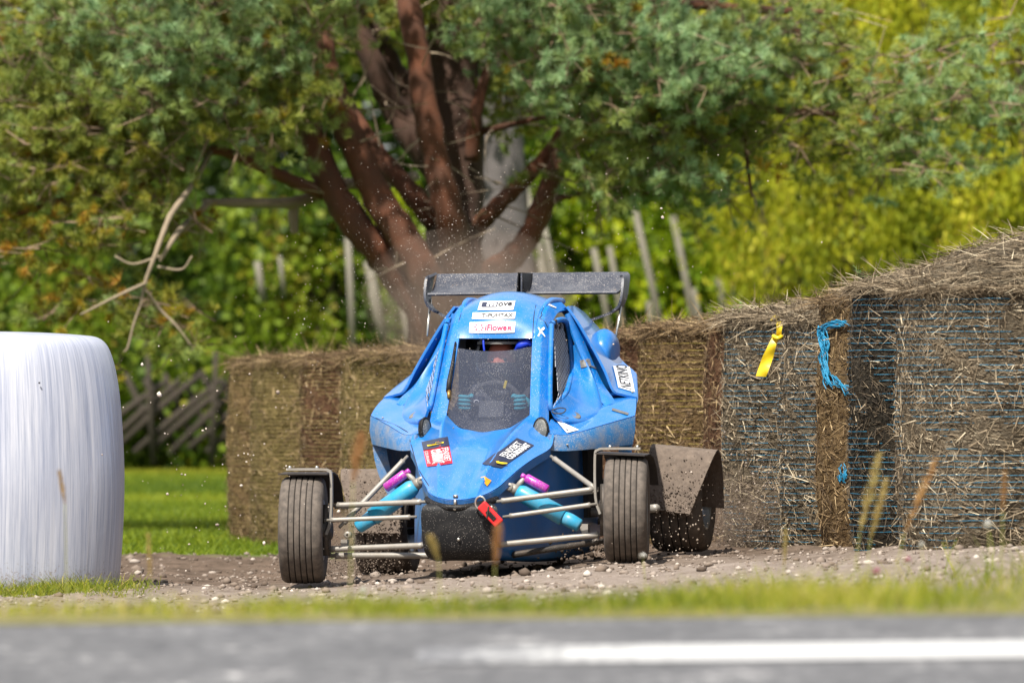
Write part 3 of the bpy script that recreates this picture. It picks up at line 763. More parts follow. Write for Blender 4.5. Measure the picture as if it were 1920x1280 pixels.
def lettering(text, q, mat, uv=(0, 0, 1, 1), off=.0035, parent=None, bold=0.0, rot=0, spacing=1.0):
    """letters as flat shapes, fitted to the part uv of the sticker q; rot in quarter turns"""
    cu = bpy.data.curves.new('t', 'FONT'); cu.body = text; cu.size = 1; cu.offset = bold; cu.resolution_u = 3; cu.space_character = spacing
    ob = bpy.data.objects.new('t', cu); COL.objects.link(ob)
    dg = bpy.context.evaluated_depsgraph_get(); me = bpy.data.meshes.new_from_object(ob.evaluated_get(dg))
    bpy.data.objects.remove(ob); bpy.data.curves.remove(cu)
    import bmesh
    bm = bmesh.new(); bm.from_mesh(me); bmesh.ops.triangulate(bm, faces=bm.faces)
    for _ in range(3):
        lg = [e for e in bm.edges if e.calc_length() > .22]
        if lg: bmesh.ops.subdivide_edges(bm, edges=lg, cuts=1); bmesh.ops.triangulate(bm, faces=bm.faces)
    bm.to_mesh(me); bm.free()
    co = np.array([v.co[:2] for v in me.vertices]); mn, mxx = co.min(0), co.max(0); co = (co-mn)/(mxx-mn)
    for v, (a, b_) in zip(me.vertices, co):
        b_ = 1-b_
        for _ in range(rot % 4): a, b_ = 1-b_, a          # quarter turns clockwise
        p = lay(*quad(q, uv[0]+(uv[2]-uv[0])*a, uv[1]+(uv[3]-uv[1])*b_), off)
        if p is not None: v.co = p
    me.name = 'lettering'; me.materials.clear(); me.materials.append(M[mat])
    return obj_me('lettering', me, parent or kart)
def patch(name, pts, mat, off=.002, parent=None):
    if len(pts) == 4: return decal(name, pts, mat, off, parent, 5, 5)
    P = [lay(x, y, off) for x, y in pts]; P = [p for p in P if p is not None]
    if len(P) < 3: return
    c0 = sum(P, Vector())/len(P); mb = MB(); mb.add(P+[c0], [(i, (i+1) % len(P), len(P)) for i in range(len(P))]); return mb.build(name, M[mat], parent or kart, smooth=False)

q = [(902, 568), (966, 567), (962, 583.5), (897, 584)]
s1 = decal('sticker', q, 'white'); decal('logo_field', q, 'navy', .0025, s1, uv=(.07, .12, .52, .68))
lettering('m', q, 'white', (.22, .20, .49, .60), .0045, s1, .05); lettering('ove', q, 'ink', (.54, .20, .93, .60), .004, s1, .02); decal('small_print', q, 'tape', .0025, s1, 6, 1, (.2, .80, .8, .84))
q = [(888, 588.5), (967, 587), (965, 599.5), (886.5, 600)]
s1 = decal('sticker', q, 'white'); lettering('T-PUHTAX', q, 'ink', (.22, .20, .95, .80), .0035, s1, .03); lettering('>', q, 'tape', (.08, .38, .15, .62), .003, s1)
q = [(882, 606), (967, 604.5), (965, 624), (880.5, 625)]
s1 = decal('sticker', q, 'white', nu=12); lettering('iFlowe', q, 'magenta', (.35, .20, .82, .78), .0035, s1, .02); lettering('R', q, 'magenta', (.84, .40, .94, .78), .0035, s1, .025)
for k in range(8):
    a = k*math.pi/4; cx, cy = 899.3, 614.8
    pts = []
    for r_, w_ in ((4.0, 0), (6.0, 1.3), (8.0, 1.2), (10.0, 0), (8.0, -1.2), (6.0, -1.3)):
        pts.append((cx+math.sin(a)*r_+math.cos(a)*w_, cy-math.cos(a)*r_*.78+math.sin(a)*w_*.9))
    patch('petal', pts, 'magenta', .003, s1)
q = [(793, 832), (837, 822), (847, 871), (803, 876.5)]
s1 = decal('sticker', q, 'red'); decal('number_field', q, 'navy', .0045, s1, uv=(0, 0, 1, .34))
patch('numeral', [(805, 838.3), (815, 836.6), (822.5, 834.4), (821.5, 832.6), (828.5, 833), (828.5, 835), (823, 837), (806, 840.8)], 'yellow', .0085, s1)
lettering('FENIXBET', q, 'white', (.66, .40, .92, .93), .006, s1, .01, rot=1); lettering('COURVANT', q, 'white', (.32, .41, .64, .96), .006, s1, .04, rot=1); lettering('COURVANT', q, 'white', (.06, .41, .20, .93), .006, s1, .0, rot=1)
q = [(967, 823), (1000, 837), (938, 879), (905, 872)]
s1 = decal('sticker', q, 'navy')
def sub(q_, f): return [tuple(quad(q_, *p)) for p in f]
q2 = [tuple(p) for p in (q[3], q[0], q[1], q[2])]           # the text runs up the hood
lettering('FENIXBET', q2, 'white', (.36, .16, .90, .52), .004, s1, .015); lettering('COURVANT', q2, 'white', (.34, .56, .95, .92), .004, s1, .05); patch('numeral', [(925.5, 867.5), (930, 867.5), (930.5, 869), (940, 870.2), (948, 871.2), (947, 873), (938, 873.4), (927.5, 871.2)], 'yellow', .0085, s1)
q = [(1144, 679), (1177, 681), (1189, 738), (1157, 729)]
s1 = decal('sticker', q, 'white'); 
q2 = [q[3], q[0], q[1], q[2]]
lettering('NETKINO', q2, 'ink', (.05, .16, .88, .84), .003, s1, .012)
tri = [(1039, 788), (1085, 809), (1062, 815)]
s1 = patch('sticker', tri, 'white'); patch('logo_field', [(1049, 796), (1073, 808), (1063, 811)], 'red', .003, s1); patch('logo_field', [(1050, 799), (1066, 810), (1062, 811.5)], 'navy', .004, s1)
patch('tape_patch', [(903, 897), (908, 895), (911, 897.5), (919, 902), (911, 913), (906, 907), (907, 902)], 'orange')
for pts in ([(1008, 617), (1010, 616), (1020, 632), (1018, 633)], [(1017, 615), (1019, 616.5), (1010, 633), (1008, 631.5)]): patch('tape_cross', pts, 'white')
patch('chip', [(1024, 569), (1040, 577), (1040, 580), (1026, 575)], 'white')
patch('tape_patch', [(1090, 676), (1102, 674), (1106, 688), (1092, 691)], 'tape')
patch('tape_patch', [(1102, 674), (1127, 688), (1131, 700), (1105, 689)], 'tape')
patch('tape_patch', [(1148, 768), (1178, 777), (1176, 781), (1146, 772)], 'tape')
mb = MB(); ck = [lay(x, y, .001) for x, y in [(1019, 580), (1014, 590), (1016, 593), (1011, 598), (1020, 606), (1024, 615)]]
ck = [p for p in ck if p is not None]
if len(ck) > 2: mb.tube(ck, .0018, 5); mb.build('crack', M['ink'], kart)
for pl in ([(871, 572), (866, 588), (861, 605), (855, 634)], [(1004, 574), (1001, 590), (999.5, 610), (999, 634)], [(706, 785), (725, 792), (745, 800), (766, 812)], [(770, 826), (778, 856), (788, 885), (806, 912)], [(1146, 736), (1160, 741), (1176, 744), (1190, 747)]):
    P = [lay(x, y, -.003) for x, y in pl]; P = [p for p in P if p is not None]
    if len(P) > 2: mb = MB(); mb.tube(crspl(P, 3), .0022, 5); mb.build('panel_seam', M['ink'], kart)
for x, y in ((1061, 834), (1093, 634), (1184, 738), (719, 786)):
    p = lay(x, y, .001)
    if p is not None:
        mb = MB(); mb.lathe([(.001, .003), (.004, .003), (.005, 0), (.005, -.006)], p, (0, -1, .3), 10); mb.build('screw', M['steel'], kart)

# steering wheel
mb = MB(); c0 = Vector((-.01, .73, .775)); tilt = R(25)
ring = [c0 + Vector((.135*math.cos(a), math.sin(tilt)*.135*math.sin(a), math.cos(tilt)*.135*math.sin(a))) for a in np.linspace(0, 2*math.pi, 33)]
mb.tube(ring, .013, 8, caps=False)
for a in (.2, math.pi-.2, -math.pi/2): mb.tube([c0, c0 + Vector((.135*math.cos(a), math.sin(tilt)*.135*math.sin(a), math.cos(tilt)*.135*math.sin(a)))], .010, 6)
M['suede'] = plain('grey_suede', (.075, .07, .065), .9)
sw = panel('steering_wheel', mb, 'suede', solid=0, body=False)
mb = MB(); mb.box(ring[6]+Vector((0, -.01, .0)), (.012, .012, .038), Quaternion((0, 1, 0), R(15)).to_matrix()); mb.build('centre_mark', M['yellow'], sw, smooth=False)
mb = MB(); mb.box(c0+Vector((0, -.03, -.01)), (.12, .03, .085), Quaternion((1, 0, 0), -tilt).to_matrix()); mb.build('display', plain('display_face', (.004, .005, .009), .6), sw, smooth=False)

# ------------------------------------------------------------------ the driver
def driver():
    root = empty('person', kmat @ Vector((0, .95, .54)), -PSI)
    tag(root, 'driver in dark helmet and suit with teal gloves gripping the steering wheel', 'person')
    J = {'pel': (0, -.02, .05), 'ab': (0, -.01, .18), 'ch': (0, -.01, .30), 'nk': (0, -.015, .375), 'hd': (0, -.03, .42)}
    V = [J['pel'], J['ab'], J['ch'], J['nk'], J['hd']]; Ed = [(0, 1), (1, 2), (2, 3), (3, 4)]; Rd = [.14, .13, .13, .055, .05]
    wr = {}
    for s in (1, -1):
        b = len(V)
        grip = Vector((-.01+s*.128, .722, .800)) - Vector((0, .95, .54)); wr[s] = grip
        w_ = grip + Vector((s*.012, .055, -.015))
        V += [(s*.155, -.0, .315), (s*.21, -.10, .185), tuple(w_)]; Ed += [(2, b), (b, b+1), (b+1, b+2)]; Rd += [.062, .048, .034]
        V += [(s*.09, -.12, .02), (s*.11, -.42, .08), (s*.08, -.62, -.10)]; Ed += [(0, b+3), (b+3, b+4), (b+4, b+5)]; Rd += [.085, .062, .045]
    me = bpy.data.meshes.new('body'); me.from_pydata(V, Ed, []); o = obj_me('body', me, root); me.materials.append(M['suit'])
    o.modifiers.new('sk', 'SKIN'); sv = me.skin_vertices[0].data
    for i, r_ in enumerate(Rd): sv[i].radius = (r_, r_*.85)
    sv[0].use_root = True
    m_ = o.modifiers.new('ss', 'SUBSURF'); m_.levels = 2; m_.render_levels = 2
    # head with face
    hc = Vector((0, -.05, .455))
    mb = MB(); P = []
    for i in range(15):
        th = math.pi*i/14; row = []
        for k in range(25):
            a = 2*math.pi*k/24; x = .072*math.sin(th)*math.sin(a); y = -.092*math.sin(th)*math.cos(a); z = .115*math.cos(th)
            if y < 0:
                y -= .022*math.exp(-(x/.012)**2-((z+.012)/.022)**2)                     # nose
                y += .010*(math.exp(-((x-.03)/.014)**2-((z-.012)/.010)**2)+math.exp(-((x+.03)/.014)**2-((z-.012)/.010)**2))   # eye sockets
                y += .004*math.exp(-(x/.02)**2-((z+.052)/.005)**2)                      # mouth
            row.append(hc+Vector((x, y, z)))
        P.append(row)
    mb.grid(P); hd = mb.build('head', M['skin'], root)
    for s in (1, -1):
        mb = MB(); mb.lathe([(.001, .010), (.006, .008), (.009, 0)], hc+Vector((s*.03, -.078, .012)), (0, -1, 0), 12); mb.build('eye', M['ink'], hd)
    # open-visor helmet
    mb = MB(); P = []
    for i in range(19):
        th = math.pi*.86*i/18; row = []
        for k in range(33):
            a = 2*math.pi*k/32; row.append(hc+Vector((.125*math.sin(th)*math.sin(a), .01-.148*math.sin(th)*math.cos(a), .01+.150*math.cos(th))))
        P.append(row)
    for i in range(18):
        for k in range(32):
            a = 2*math.pi*(k+.5)/32; th = math.pi*.86*(i+.5)/18
            an = a if a < math.pi else a-2*math.pi
            if abs(an) < 1.0 and 1.05 < th < 1.62: continue
            b = [P[i][k], P[i][k+1], P[i+1][k+1], P[i+1][k]]; mb.add(b, [(0, 1, 2, 3)])
    hm = mb.build('helmet', M['helmet'], root, solid=.012)
    mb = MB(); mb.grid([[hc+Vector((.127*math.sin(a), .012-.152*math.cos(a), .085+dz)) for a in np.linspace(-1.0, 1.0, 13)] for dz in (0, .012)]); mb.build('visor_edge', M['tape'], hm, solid=.008)
    # gloves: palm, four curled fingers and a thumb round the rim
    for s in (1, -1):
        g = wr[s]; mb = MB()
        mb.tube([g+Vector((s*.012, .06, -.018)), g+Vector((s*.014, .035, -.006)), g+Vector((s*.012, .012, .0))], [.034, .040, .034], 10)
        for k in range(4):
            z = .030-.020*k; ln = (.9, 1.0, .95, .8)[k]
            base = g+Vector((s*.018, .010, z*.9))
            mb.tube([base, base+Vector((s*.010, -.026*ln, .003)), base+Vector((-s*.014, -.040*ln, .002)), base+Vector((-s*.034, -.028*ln, 0)), base+Vector((-s*.036, -.010, 0))], [.0105, .010, .0095, .0085, .007], 8)
        mb.tube([g+Vector((-s*.008, .020, .026)), g+Vector((-s*.026, .000, .034)), g+Vector((-s*.030, -.018, .028))], [.012, .011, .008], 8)
        mb.build('glove', M['glove'], root)
    mb = MB(); mb.box((-.12, -.115, .265), (.10, .012, .05)); ch = mb.build('chest_patch', M['navy'], root, smooth=False)
    mb = MB(); mb.lathe([(.010, 0), (.014, .002), (.014, .004), (.010, .003)], (-.11, -.121, .262), (0, -1, 0), 14); mb.build('patch_print', M['white'], ch)
driver()

# ------------------------------------------------------------------ scattered small pieces (numpy)
def unit(v): return v/np.maximum(np.linalg.norm(v, axis=-1, keepdims=True), 1e-9)

def strands(base, direction, length, width, bend, tint, rg, seg=2):
    """thin ribbons: base (n,3), direction (n,3) unit, bend (n,3) added quadratically"""
    n = len(base); side = unit(np.cross(direction, rg.normal(size=(n, 3)))); V = []; length = np.asarray(length).reshape(-1, 1); width = np.asarray(width).reshape(-1, 1)
    for k in range(seg+1):
        t = k/seg; c_ = base + direction*length*t + bend*t*t; w = width*(1-0.75*t)
        V += [c_ - side*w/2, c_ + side*w/2]
    V = np.stack(V, 1); m = 2*(seg+1); off = np.arange(n)[:, None, None]*m
    q = np.array([[2*k, 2*k+1, 2*k+3, 2*k+2] for k in range(seg)])[None]
    return V.reshape(-1, 3), (off+q).reshape(-1, 4), np.repeat(tint, m)

# ------------------------------------------------------------------ hay bales
def straw_mat(name, dark, mid, light, hscale=4.0):
    m, nt, b = new_mat(name); L = nt.links.new
    v = coords(nt, (1, 1, hscale)); n1 = noise(nt, 24, 8, v, 0.75); n2 = noise(nt, 3.0, 4, coords(nt))
    a = node(nt, 'ShaderNodeMath', operation='MULTIPLY_ADD'); L(n1, a.inputs[0]); a.inputs[1].default_value = 0.75
    a2 = node(nt, 'ShaderNodeMath', operation='MULTIPLY'); L(n2, a2.inputs[0]); a2.inputs[1].default_value = 0.28; L(a2.outputs[0], a.inputs[2])
    r = ramp(nt, [(0.36, dark), (0.52, mid), (0.68, light)]); L(a.outputs[0], r.inputs['Fac']); L(r.outputs['Color'], b.inputs['Base Color'])
    b.inputs['Roughness'].default_value = 0.95; b.inputs['Specular IOR Level'].default_value = 0.1; bump(nt, b, n1, 1.0, 0.03)
    return m
STRAW = {'grey': straw_mat('weathered_hay', (0.018, 0.014, 0.010), (0.125, 0.100, 0.068), (0.38, 0.32, 0.23)),
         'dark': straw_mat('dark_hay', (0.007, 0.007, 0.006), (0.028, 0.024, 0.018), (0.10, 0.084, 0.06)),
         'brown': straw_mat('brown_hay', (0.026, 0.016, 0.009), (0.155, 0.100, 0.048), (0.36, 0.25, 0.12)),
         'red': straw_mat('reddish_hay', (0.020, 0.011, 0.008), (0.105, 0.054, 0.032), (0.24, 0.135, 0.075)),
         'olive': straw_mat('olive_hay', (0.030, 0.023, 0.010), (0.17, 0.125, 0.05), (0.38, 0.29, 0.13))}
M['straw'] = tinted('straw', [(0, (0.035, 0.026, 0.017)), (.45, (0.17, 0.13, 0.082)), (.8, (0.38, 0.30, 0.20)), (1, (0.62, 0.53, 0.37))], 0.8)
M['straw_brown'] = tinted('brown_straw', [(0, (0.03, 0.019, 0.011)), (.5, (0.14, 0.092, 0.048)), (.85, (0.32, 0.22, 0.11)), (1, (0.50, 0.37, 0.20))], 0.8)
NETC = {'blue': plain('blue_net', (0.02, 0.19, 0.32), 0.6), 'torn': plain('torn_blue_net', (0.02, 0.27, 0.48), 0.5), 'yellow': plain('yellow_net', (0.36, 0.28, 0.05), 0.5), 'olive': plain('olive_net', (0.30, 0.23, 0.08), 0.6)}

def bale(px_left, d, r, h, hay, net, dome, straw_n, label, seed, cover=(0.0, 1.0), net_pitch=.029, dusty=0):
    """round bale standing on end; px_left is where its left outline is seen"""
    rg = np.random.default_rng(seed); random.seed(seed)
    xc = (px_left-960)/16000*d + r; z0 = float(gz(xc, d)) - .03
    root = empty('hay_bale', (xc, d, z0)); tag(root, label, 'hay bale', 'round hay bales walling the bend')
    na, nz = 72, 40
    def rad(a, z):
        t = z/h
        return r*(1 - .035*np.abs(2*t-1)**3) + .020*(vnoise(a*3.2+seed, z*3, seed)-.5) + .016*(vnoise(a*9+seed, z*8, seed+1)-.5)
    A = np.linspace(0, 2*math.pi, na, endpoint=False); Z = np.concatenate([np.linspace(0, h, nz)])
    AA, ZZ = np.meshgrid(A, Z); RR = rad(AA, ZZ)
    rows = [np.stack([RR*np.cos(AA), RR*np.sin(AA), ZZ], -1)]
    for k, f in enumerate((.93, .8, .6, .35, .05)):
        hz = h + dome*(1-f**2) + .02
        jit = (vnoise(A*4+seed, A*0+f*7, seed+3)-.5)*.05
        rows.append(np.stack([r*f*np.cos(A), r*f*np.sin(A), hz+jit], -1)[None])
    P = np.concatenate(rows, 0); nr = P.shape[0]
    i, j = np.meshgrid(np.arange(nr-1), np.arange(na), indexing='ij'); j2 = (j+1) % na
    F = np.stack([i*na+j, i*na+j2, (i+1)*na+j2, (i+1)*na+j], -1).reshape(-1, 4)
    obj_me('hay', fast_mesh('hay', P.reshape(-1, 3), F, None, STRAW[hay], True), root)
    # stalks pressed on the flank
    smat = M['straw'] if hay in ('grey', 'dark') else M['straw_brown']
    n = straw_n; a = rg.uniform(math.pi, 2*math.pi, n); z = rg.uniform(.01, h, n)
    rr_ = rad(a, z) + .004
    base = np.stack([rr_*np.cos(a), rr_*np.sin(a), z], -1); nrm = np.stack([np.cos(a), np.sin(a), 0*a], -1); tan = np.stack([-np.sin(a), np.cos(a), 0*a], -1)
    dr = unit(tan*rg.normal(size=(n, 1)) + np.array([0, 0, 1.0])*rg.normal(size=(n, 1))*.55 + nrm*np.abs(rg.normal(size=(n, 1)))*.22)
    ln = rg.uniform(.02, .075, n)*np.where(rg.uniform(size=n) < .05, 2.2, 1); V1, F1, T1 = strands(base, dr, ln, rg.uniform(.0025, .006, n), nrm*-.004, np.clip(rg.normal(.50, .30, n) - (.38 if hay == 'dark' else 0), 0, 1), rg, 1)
    o = obj_me('pressed_straw', fast_mesh('pressed_straw', V1, F1, T1, smat), root); o['kind'] = 'stuff'
    # loose straw on the top, hanging over the rim
    n = int(straw_n*.42); f = np.sqrt(rg.uniform(.0, 1.0, n)); f = np.where(rg.uniform(size=n) < .45, rg.uniform(.9, 1.03, n), f); a = rg.uniform(math.pi*.95, 2.05*math.pi, n)
    zt = h + np.where(f < 1, dome*(1-f**2)+.02, 0) + rg.uniform(-.01, .025, n)
    zt = np.where(f > .93, h - np.abs(rg.normal(0, .022, n)) + .03, zt)
    base = np.stack([r*f*np.cos(a), r*f*np.sin(a), zt], -1); nrm = np.stack([np.cos(a), np.sin(a), 0*a], -1); tan = np.stack([-np.sin(a), np.cos(a), 0*a], -1)
    dr = unit(tan*rg.normal(size=(n, 1))*1.2 + nrm*rg.normal(.15, .4, size=(n, 1)) + np.array([0, 0, 1.0])*rg.normal(.04, .20, size=(n, 1)))
    ln = rg.uniform(.05, .17, n); V2, F2, T2 = strands(base, dr, ln, rg.uniform(.0025, .0055, n), np.array([[0, 0, -.03]])*rg.uniform(0, 1, (n, 1)) + nrm*.01, np.clip(rg.normal(.5, .24, n), 0, 1), rg, 2)
    o = obj_me('loose_straw', fast_mesh('loose_straw', V2, F2, T2, smat), root); o['kind'] = 'stuff'
    # stray stalks standing up
    n = 26; a = rg.uniform(math.pi, 2*math.pi, n); f = rg.uniform(.2, 1, n); base = np.stack([r*f*np.cos(a), r*f*np.sin(a), h+dome*(1-f**2)], -1)
    V3, F3, T3 = strands(base, unit(np.stack([rg.normal(0, .5, n), rg.normal(0, .4, n), np.ones(n)], -1)), rg.uniform(.05, .17, n), rg.uniform(.0025, .0045, n), rg.normal(0, .02, (n, 3)), rg.uniform(.5, 1, n), rg, 2)
    o = obj_me('stray_stalk', fast_mesh('stray_stalk', V3, F3, T3, smat), root); o['kind'] = 'stuff'
    # net twine wound round the bale
    if net:
        V, F = [], []; na2 = 60
        for k in range(int((cover[1]-cover[0])*h/net_pitch)):
            zb = cover[0]*h + k*net_pitch + rg.uniform(-.004, .004)
            aa = np.linspace(math.pi*.96, 2.04*math.pi, na2); zz = zb + .006*(vnoise(aa*3, aa*0+k*3.1, seed+5)-.5) + .004*(vnoise(aa*11, aa*0+k*1.7, seed+6)-.5)
            gap = vnoise(aa*4+k*.3, aa*0+zb*6, seed+8)
            rr_ = rad(aa, zz) + .005 - .012*np.clip((gap-.58)*6, 0, 1)                      # sinks into the hay here and there
            th = .0014
            c_ = np.stack([rr_*np.cos(aa), rr_*np.sin(aa), zz], -1); nn = np.stack([np.cos(aa), np.sin(aa), 0*aa], -1)
            ring = np.stack([c_+np.array([0, 0, th]), c_+nn*th*1.2, c_-np.array([0, 0, th])], 1); b0 = len(V)*na2*3
            V.append(ring.reshape(-1, 3)); i_ = np.arange(na2-1)[:, None]*3 + b0
            for q in ((0, 1), (1, 2)): F.append(np.concatenate([i_+q[0], i_+q[1], i_+3+q[1], i_+3+q[0]], 1))
        o = obj_me('net_wrap', fast_mesh('net_wrap', np.concatenate(V), np.concatenate(F), None, NETC[net], True), root); o['kind'] = 'stuff'
    return root, rad

BALES = [
 (1684, 38.55, .640, 1.165, 'grey', 'blue', .235, 9000, 'tall grey hay bale at right edge with bright blue net lines'),
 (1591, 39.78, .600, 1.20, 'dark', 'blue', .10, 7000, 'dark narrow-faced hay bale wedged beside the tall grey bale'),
 (1533, 40.90, .590, 1.165, 'brown', None, .09, 6000, 'brown hay bale with torn blue net hanging from its corner'),
 (1463, 41.72, .580, 1.10, 'grey', 'blue', .07, 6000, 'hay bale between the yellow ribbon and the torn blue net'),
 (1354, 42.75, .590, 1.130, 'grey', 'blue', .07, 7000, 'hay bale with blue net lines and a yellow ribbon tied on'),
 (1318, 43.90, .580, 1.100, 'red', None, .05, 5000, 'bare brown hay bale with roots of loose hay, beside the yellow-netted one'),
 (1196, 44.95, .590, 1.120, 'brown', 'yellow', .04, 6000, 'brown hay bale with yellow net, just right of the wing'),
 (1075, 45.9, .580, 1.100, 'red', None, .04, 4000, 'reddish brown hay bale partly hidden behind the kart rear'),
 (960, 46.6, .580, 1.085, 'brown', 'olive', .04, 2500, 'hay bale straight behind the kart roof and wing'),
 (850, 47.4, .580, 1.085, 'red', 'olive', .04, 2500, 'hay bale behind the windscreen, left of the one behind the wing'),
 (745, 48.1, .580, 1.09, 'brown', 'olive', .05, 3500, 'hay bale with frayed hay on top next to the left flank of the kart'),
 (640, 48.8, .580, 1.090, 'olive', 'olive', .05, 4000, 'third hay bale from the left end of the row'),
 (561, 49.6, .580, 1.085, 'red', 'olive', .04, 4000, 'second hay bale from the left end, reddish hay on its top'),
 (469, 50.5, .580, 1.085, 'olive', 'olive', .03, 4000, 'olive-netted hay bale whose pale seam stands left of the front wheel'),
 (428, 51.5, .580, 1.080, 'brown', 'olive', .03, 3000, 'leftmost hay bale of the row, brown strip beside the lawn')]
BR = []
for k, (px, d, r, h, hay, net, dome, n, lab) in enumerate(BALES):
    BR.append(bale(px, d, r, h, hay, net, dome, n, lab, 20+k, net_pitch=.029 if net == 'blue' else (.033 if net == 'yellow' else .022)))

# torn blue net hanging from the brown bale
def torn_net():
    root, rad = BR[2]; mb = MB(); rgn = random.Random(3)
    def on(px, py):
        p = W(px, py, 40.32); return Vector((p.x-root.location.x, 0, p.z-root.location.z))
    def surf(p):
        r_ = .60; x = max(-r_+.01, min(r_-.01, p.x)); return Vector((x, -math.sqrt(r_*r_-x*x)-.012, p.z))
    path = [(1588, 605), (1570, 606), (1556, 609), (1548, 622), (1552, 645), (1550, 668), (1553, 692), (1558, 712), (1562, 722)]
    path2 = [(1532, 614), (1540, 626), (1548, 640), (1552, 660)]
    path3 = [(1572, 708), (1580, 720), (1588, 728), (1592, 738)]
    for pth, nstr in ((path, 16), (path2, 6), (path3, 8)):
        for s in range(nstr):
            P = crspl([surf(on(x+rgn.uniform(-9, 7), y+rgn.uniform(-7, 7)))+Vector((rgn.uniform(-.006, .006), rgn.uniform(-.012, .0), rgn.uniform(-.006, .006))) for x, y in pth], 3)
            mb.tube(P, rgn.uniform(.0015, .0035), 4)
    for s in range(14):
        x, y = rgn.uniform(1578, 1590), rgn.uniform(865, 892); P = [surf(on(x+rgn.uniform(-6, 6), y+q*5+rgn.uniform(-4, 4))) for q in range(4)]
        mb.tube(P, .0025, 4)
    o = mb.build('torn_net', NETC['torn'], root); o['kind'] = 'stuff'
torn_net()

def ribbon():
    # yellow plastic barrier tape knotted to the net
    d = 42.06; root = empty('ribbon', W(1452, 630, d)); tag(root, 'torn yellow plastic ribbon tied to a hay bale', 'ribbon')
    def p(x, y, dy=0): return W(x, y, d-.02-dy) - root.location
    mb = MB()
    C = [[p(1449, 630), p(1462, 633)], [p(1440, 648, .012), p(1456, 646, .02)], [p(1430, 668, .02), p(1450, 668, .0)], [p(1423, 688, .012), p(1442, 692, .028)], [p(1417, 705, .02), p(1436, 706, .016)]]
    mb.grid(crgrid(C, 5, 4)); mb.build('tail', M['yellow'], root, solid=.002)
    mb = MB(); C = [[p(1452, 592, .01), p(1464, 594, .01)], [p(1455, 604, .03), p(1467, 604, .015)], [p(1456, 618, .02), p(1466, 620, .03)], [p(1455, 632), p(1464, 632)]]
    mb.grid(crgrid(C, 4, 4)); mb.build('loop', M['yellow'], root, solid=.002)
    mb = MB(); mb.tube(crspl([p(1446, 602, .01), p(1450, 596, .02), p(1456, 593, .015), p(1464, 597, .01)], 3), .007, 8); mb.tube(crspl([p(1450, 630, .01), p(1459, 634, .04), p(1466, 630, .01)], 3), .011, 8); mb.build('knot', M['yellow'], root)
ribbon()

def weeds():
    for px, py, d, lab in ((1615, 520, 39.9, 'small green weed sprouting on the bale tops at right'), (1400, 585, 42.8, 'green weed sprouting on the bale top above the yellow ribbon')):
        base = W(px, py+8, d); root = empty('weed', base); tag(root, lab, 'weed', 'weeds growing on the bales')
        rg = np.random.default_rng(px); mb = MB()
        for k in range(9):
            tip = Vector((rg.normal(0, .045), rg.normal(0, .03), rg.uniform(.02, .075))); mb2 = MB(); mb.tube([(0, 0, -.03), tip*.6, tip], [.003, .002, .001], 5)
            for q in range(3):
                c_ = tip*(.6+.2*q); a = rg.uniform(0, 6.28); u = Vector((math.cos(a), math.sin(a), .4))*.02; w = Vector((-math.sin(a), math.cos(a), .2))*.010
                leaf = MB(); leaf.add([c_, c_+u*.5+w, c_+u, c_+u*.5-w], [(0, 1, 2, 3)]); leaf.build('leaf', plainleaf, root, smooth=False)
        mb.build('stem', plainleaf, root)
plainleaf = plain('weed_leaf', (0.10, 0.22, 0.03), 0.6)
weeds()

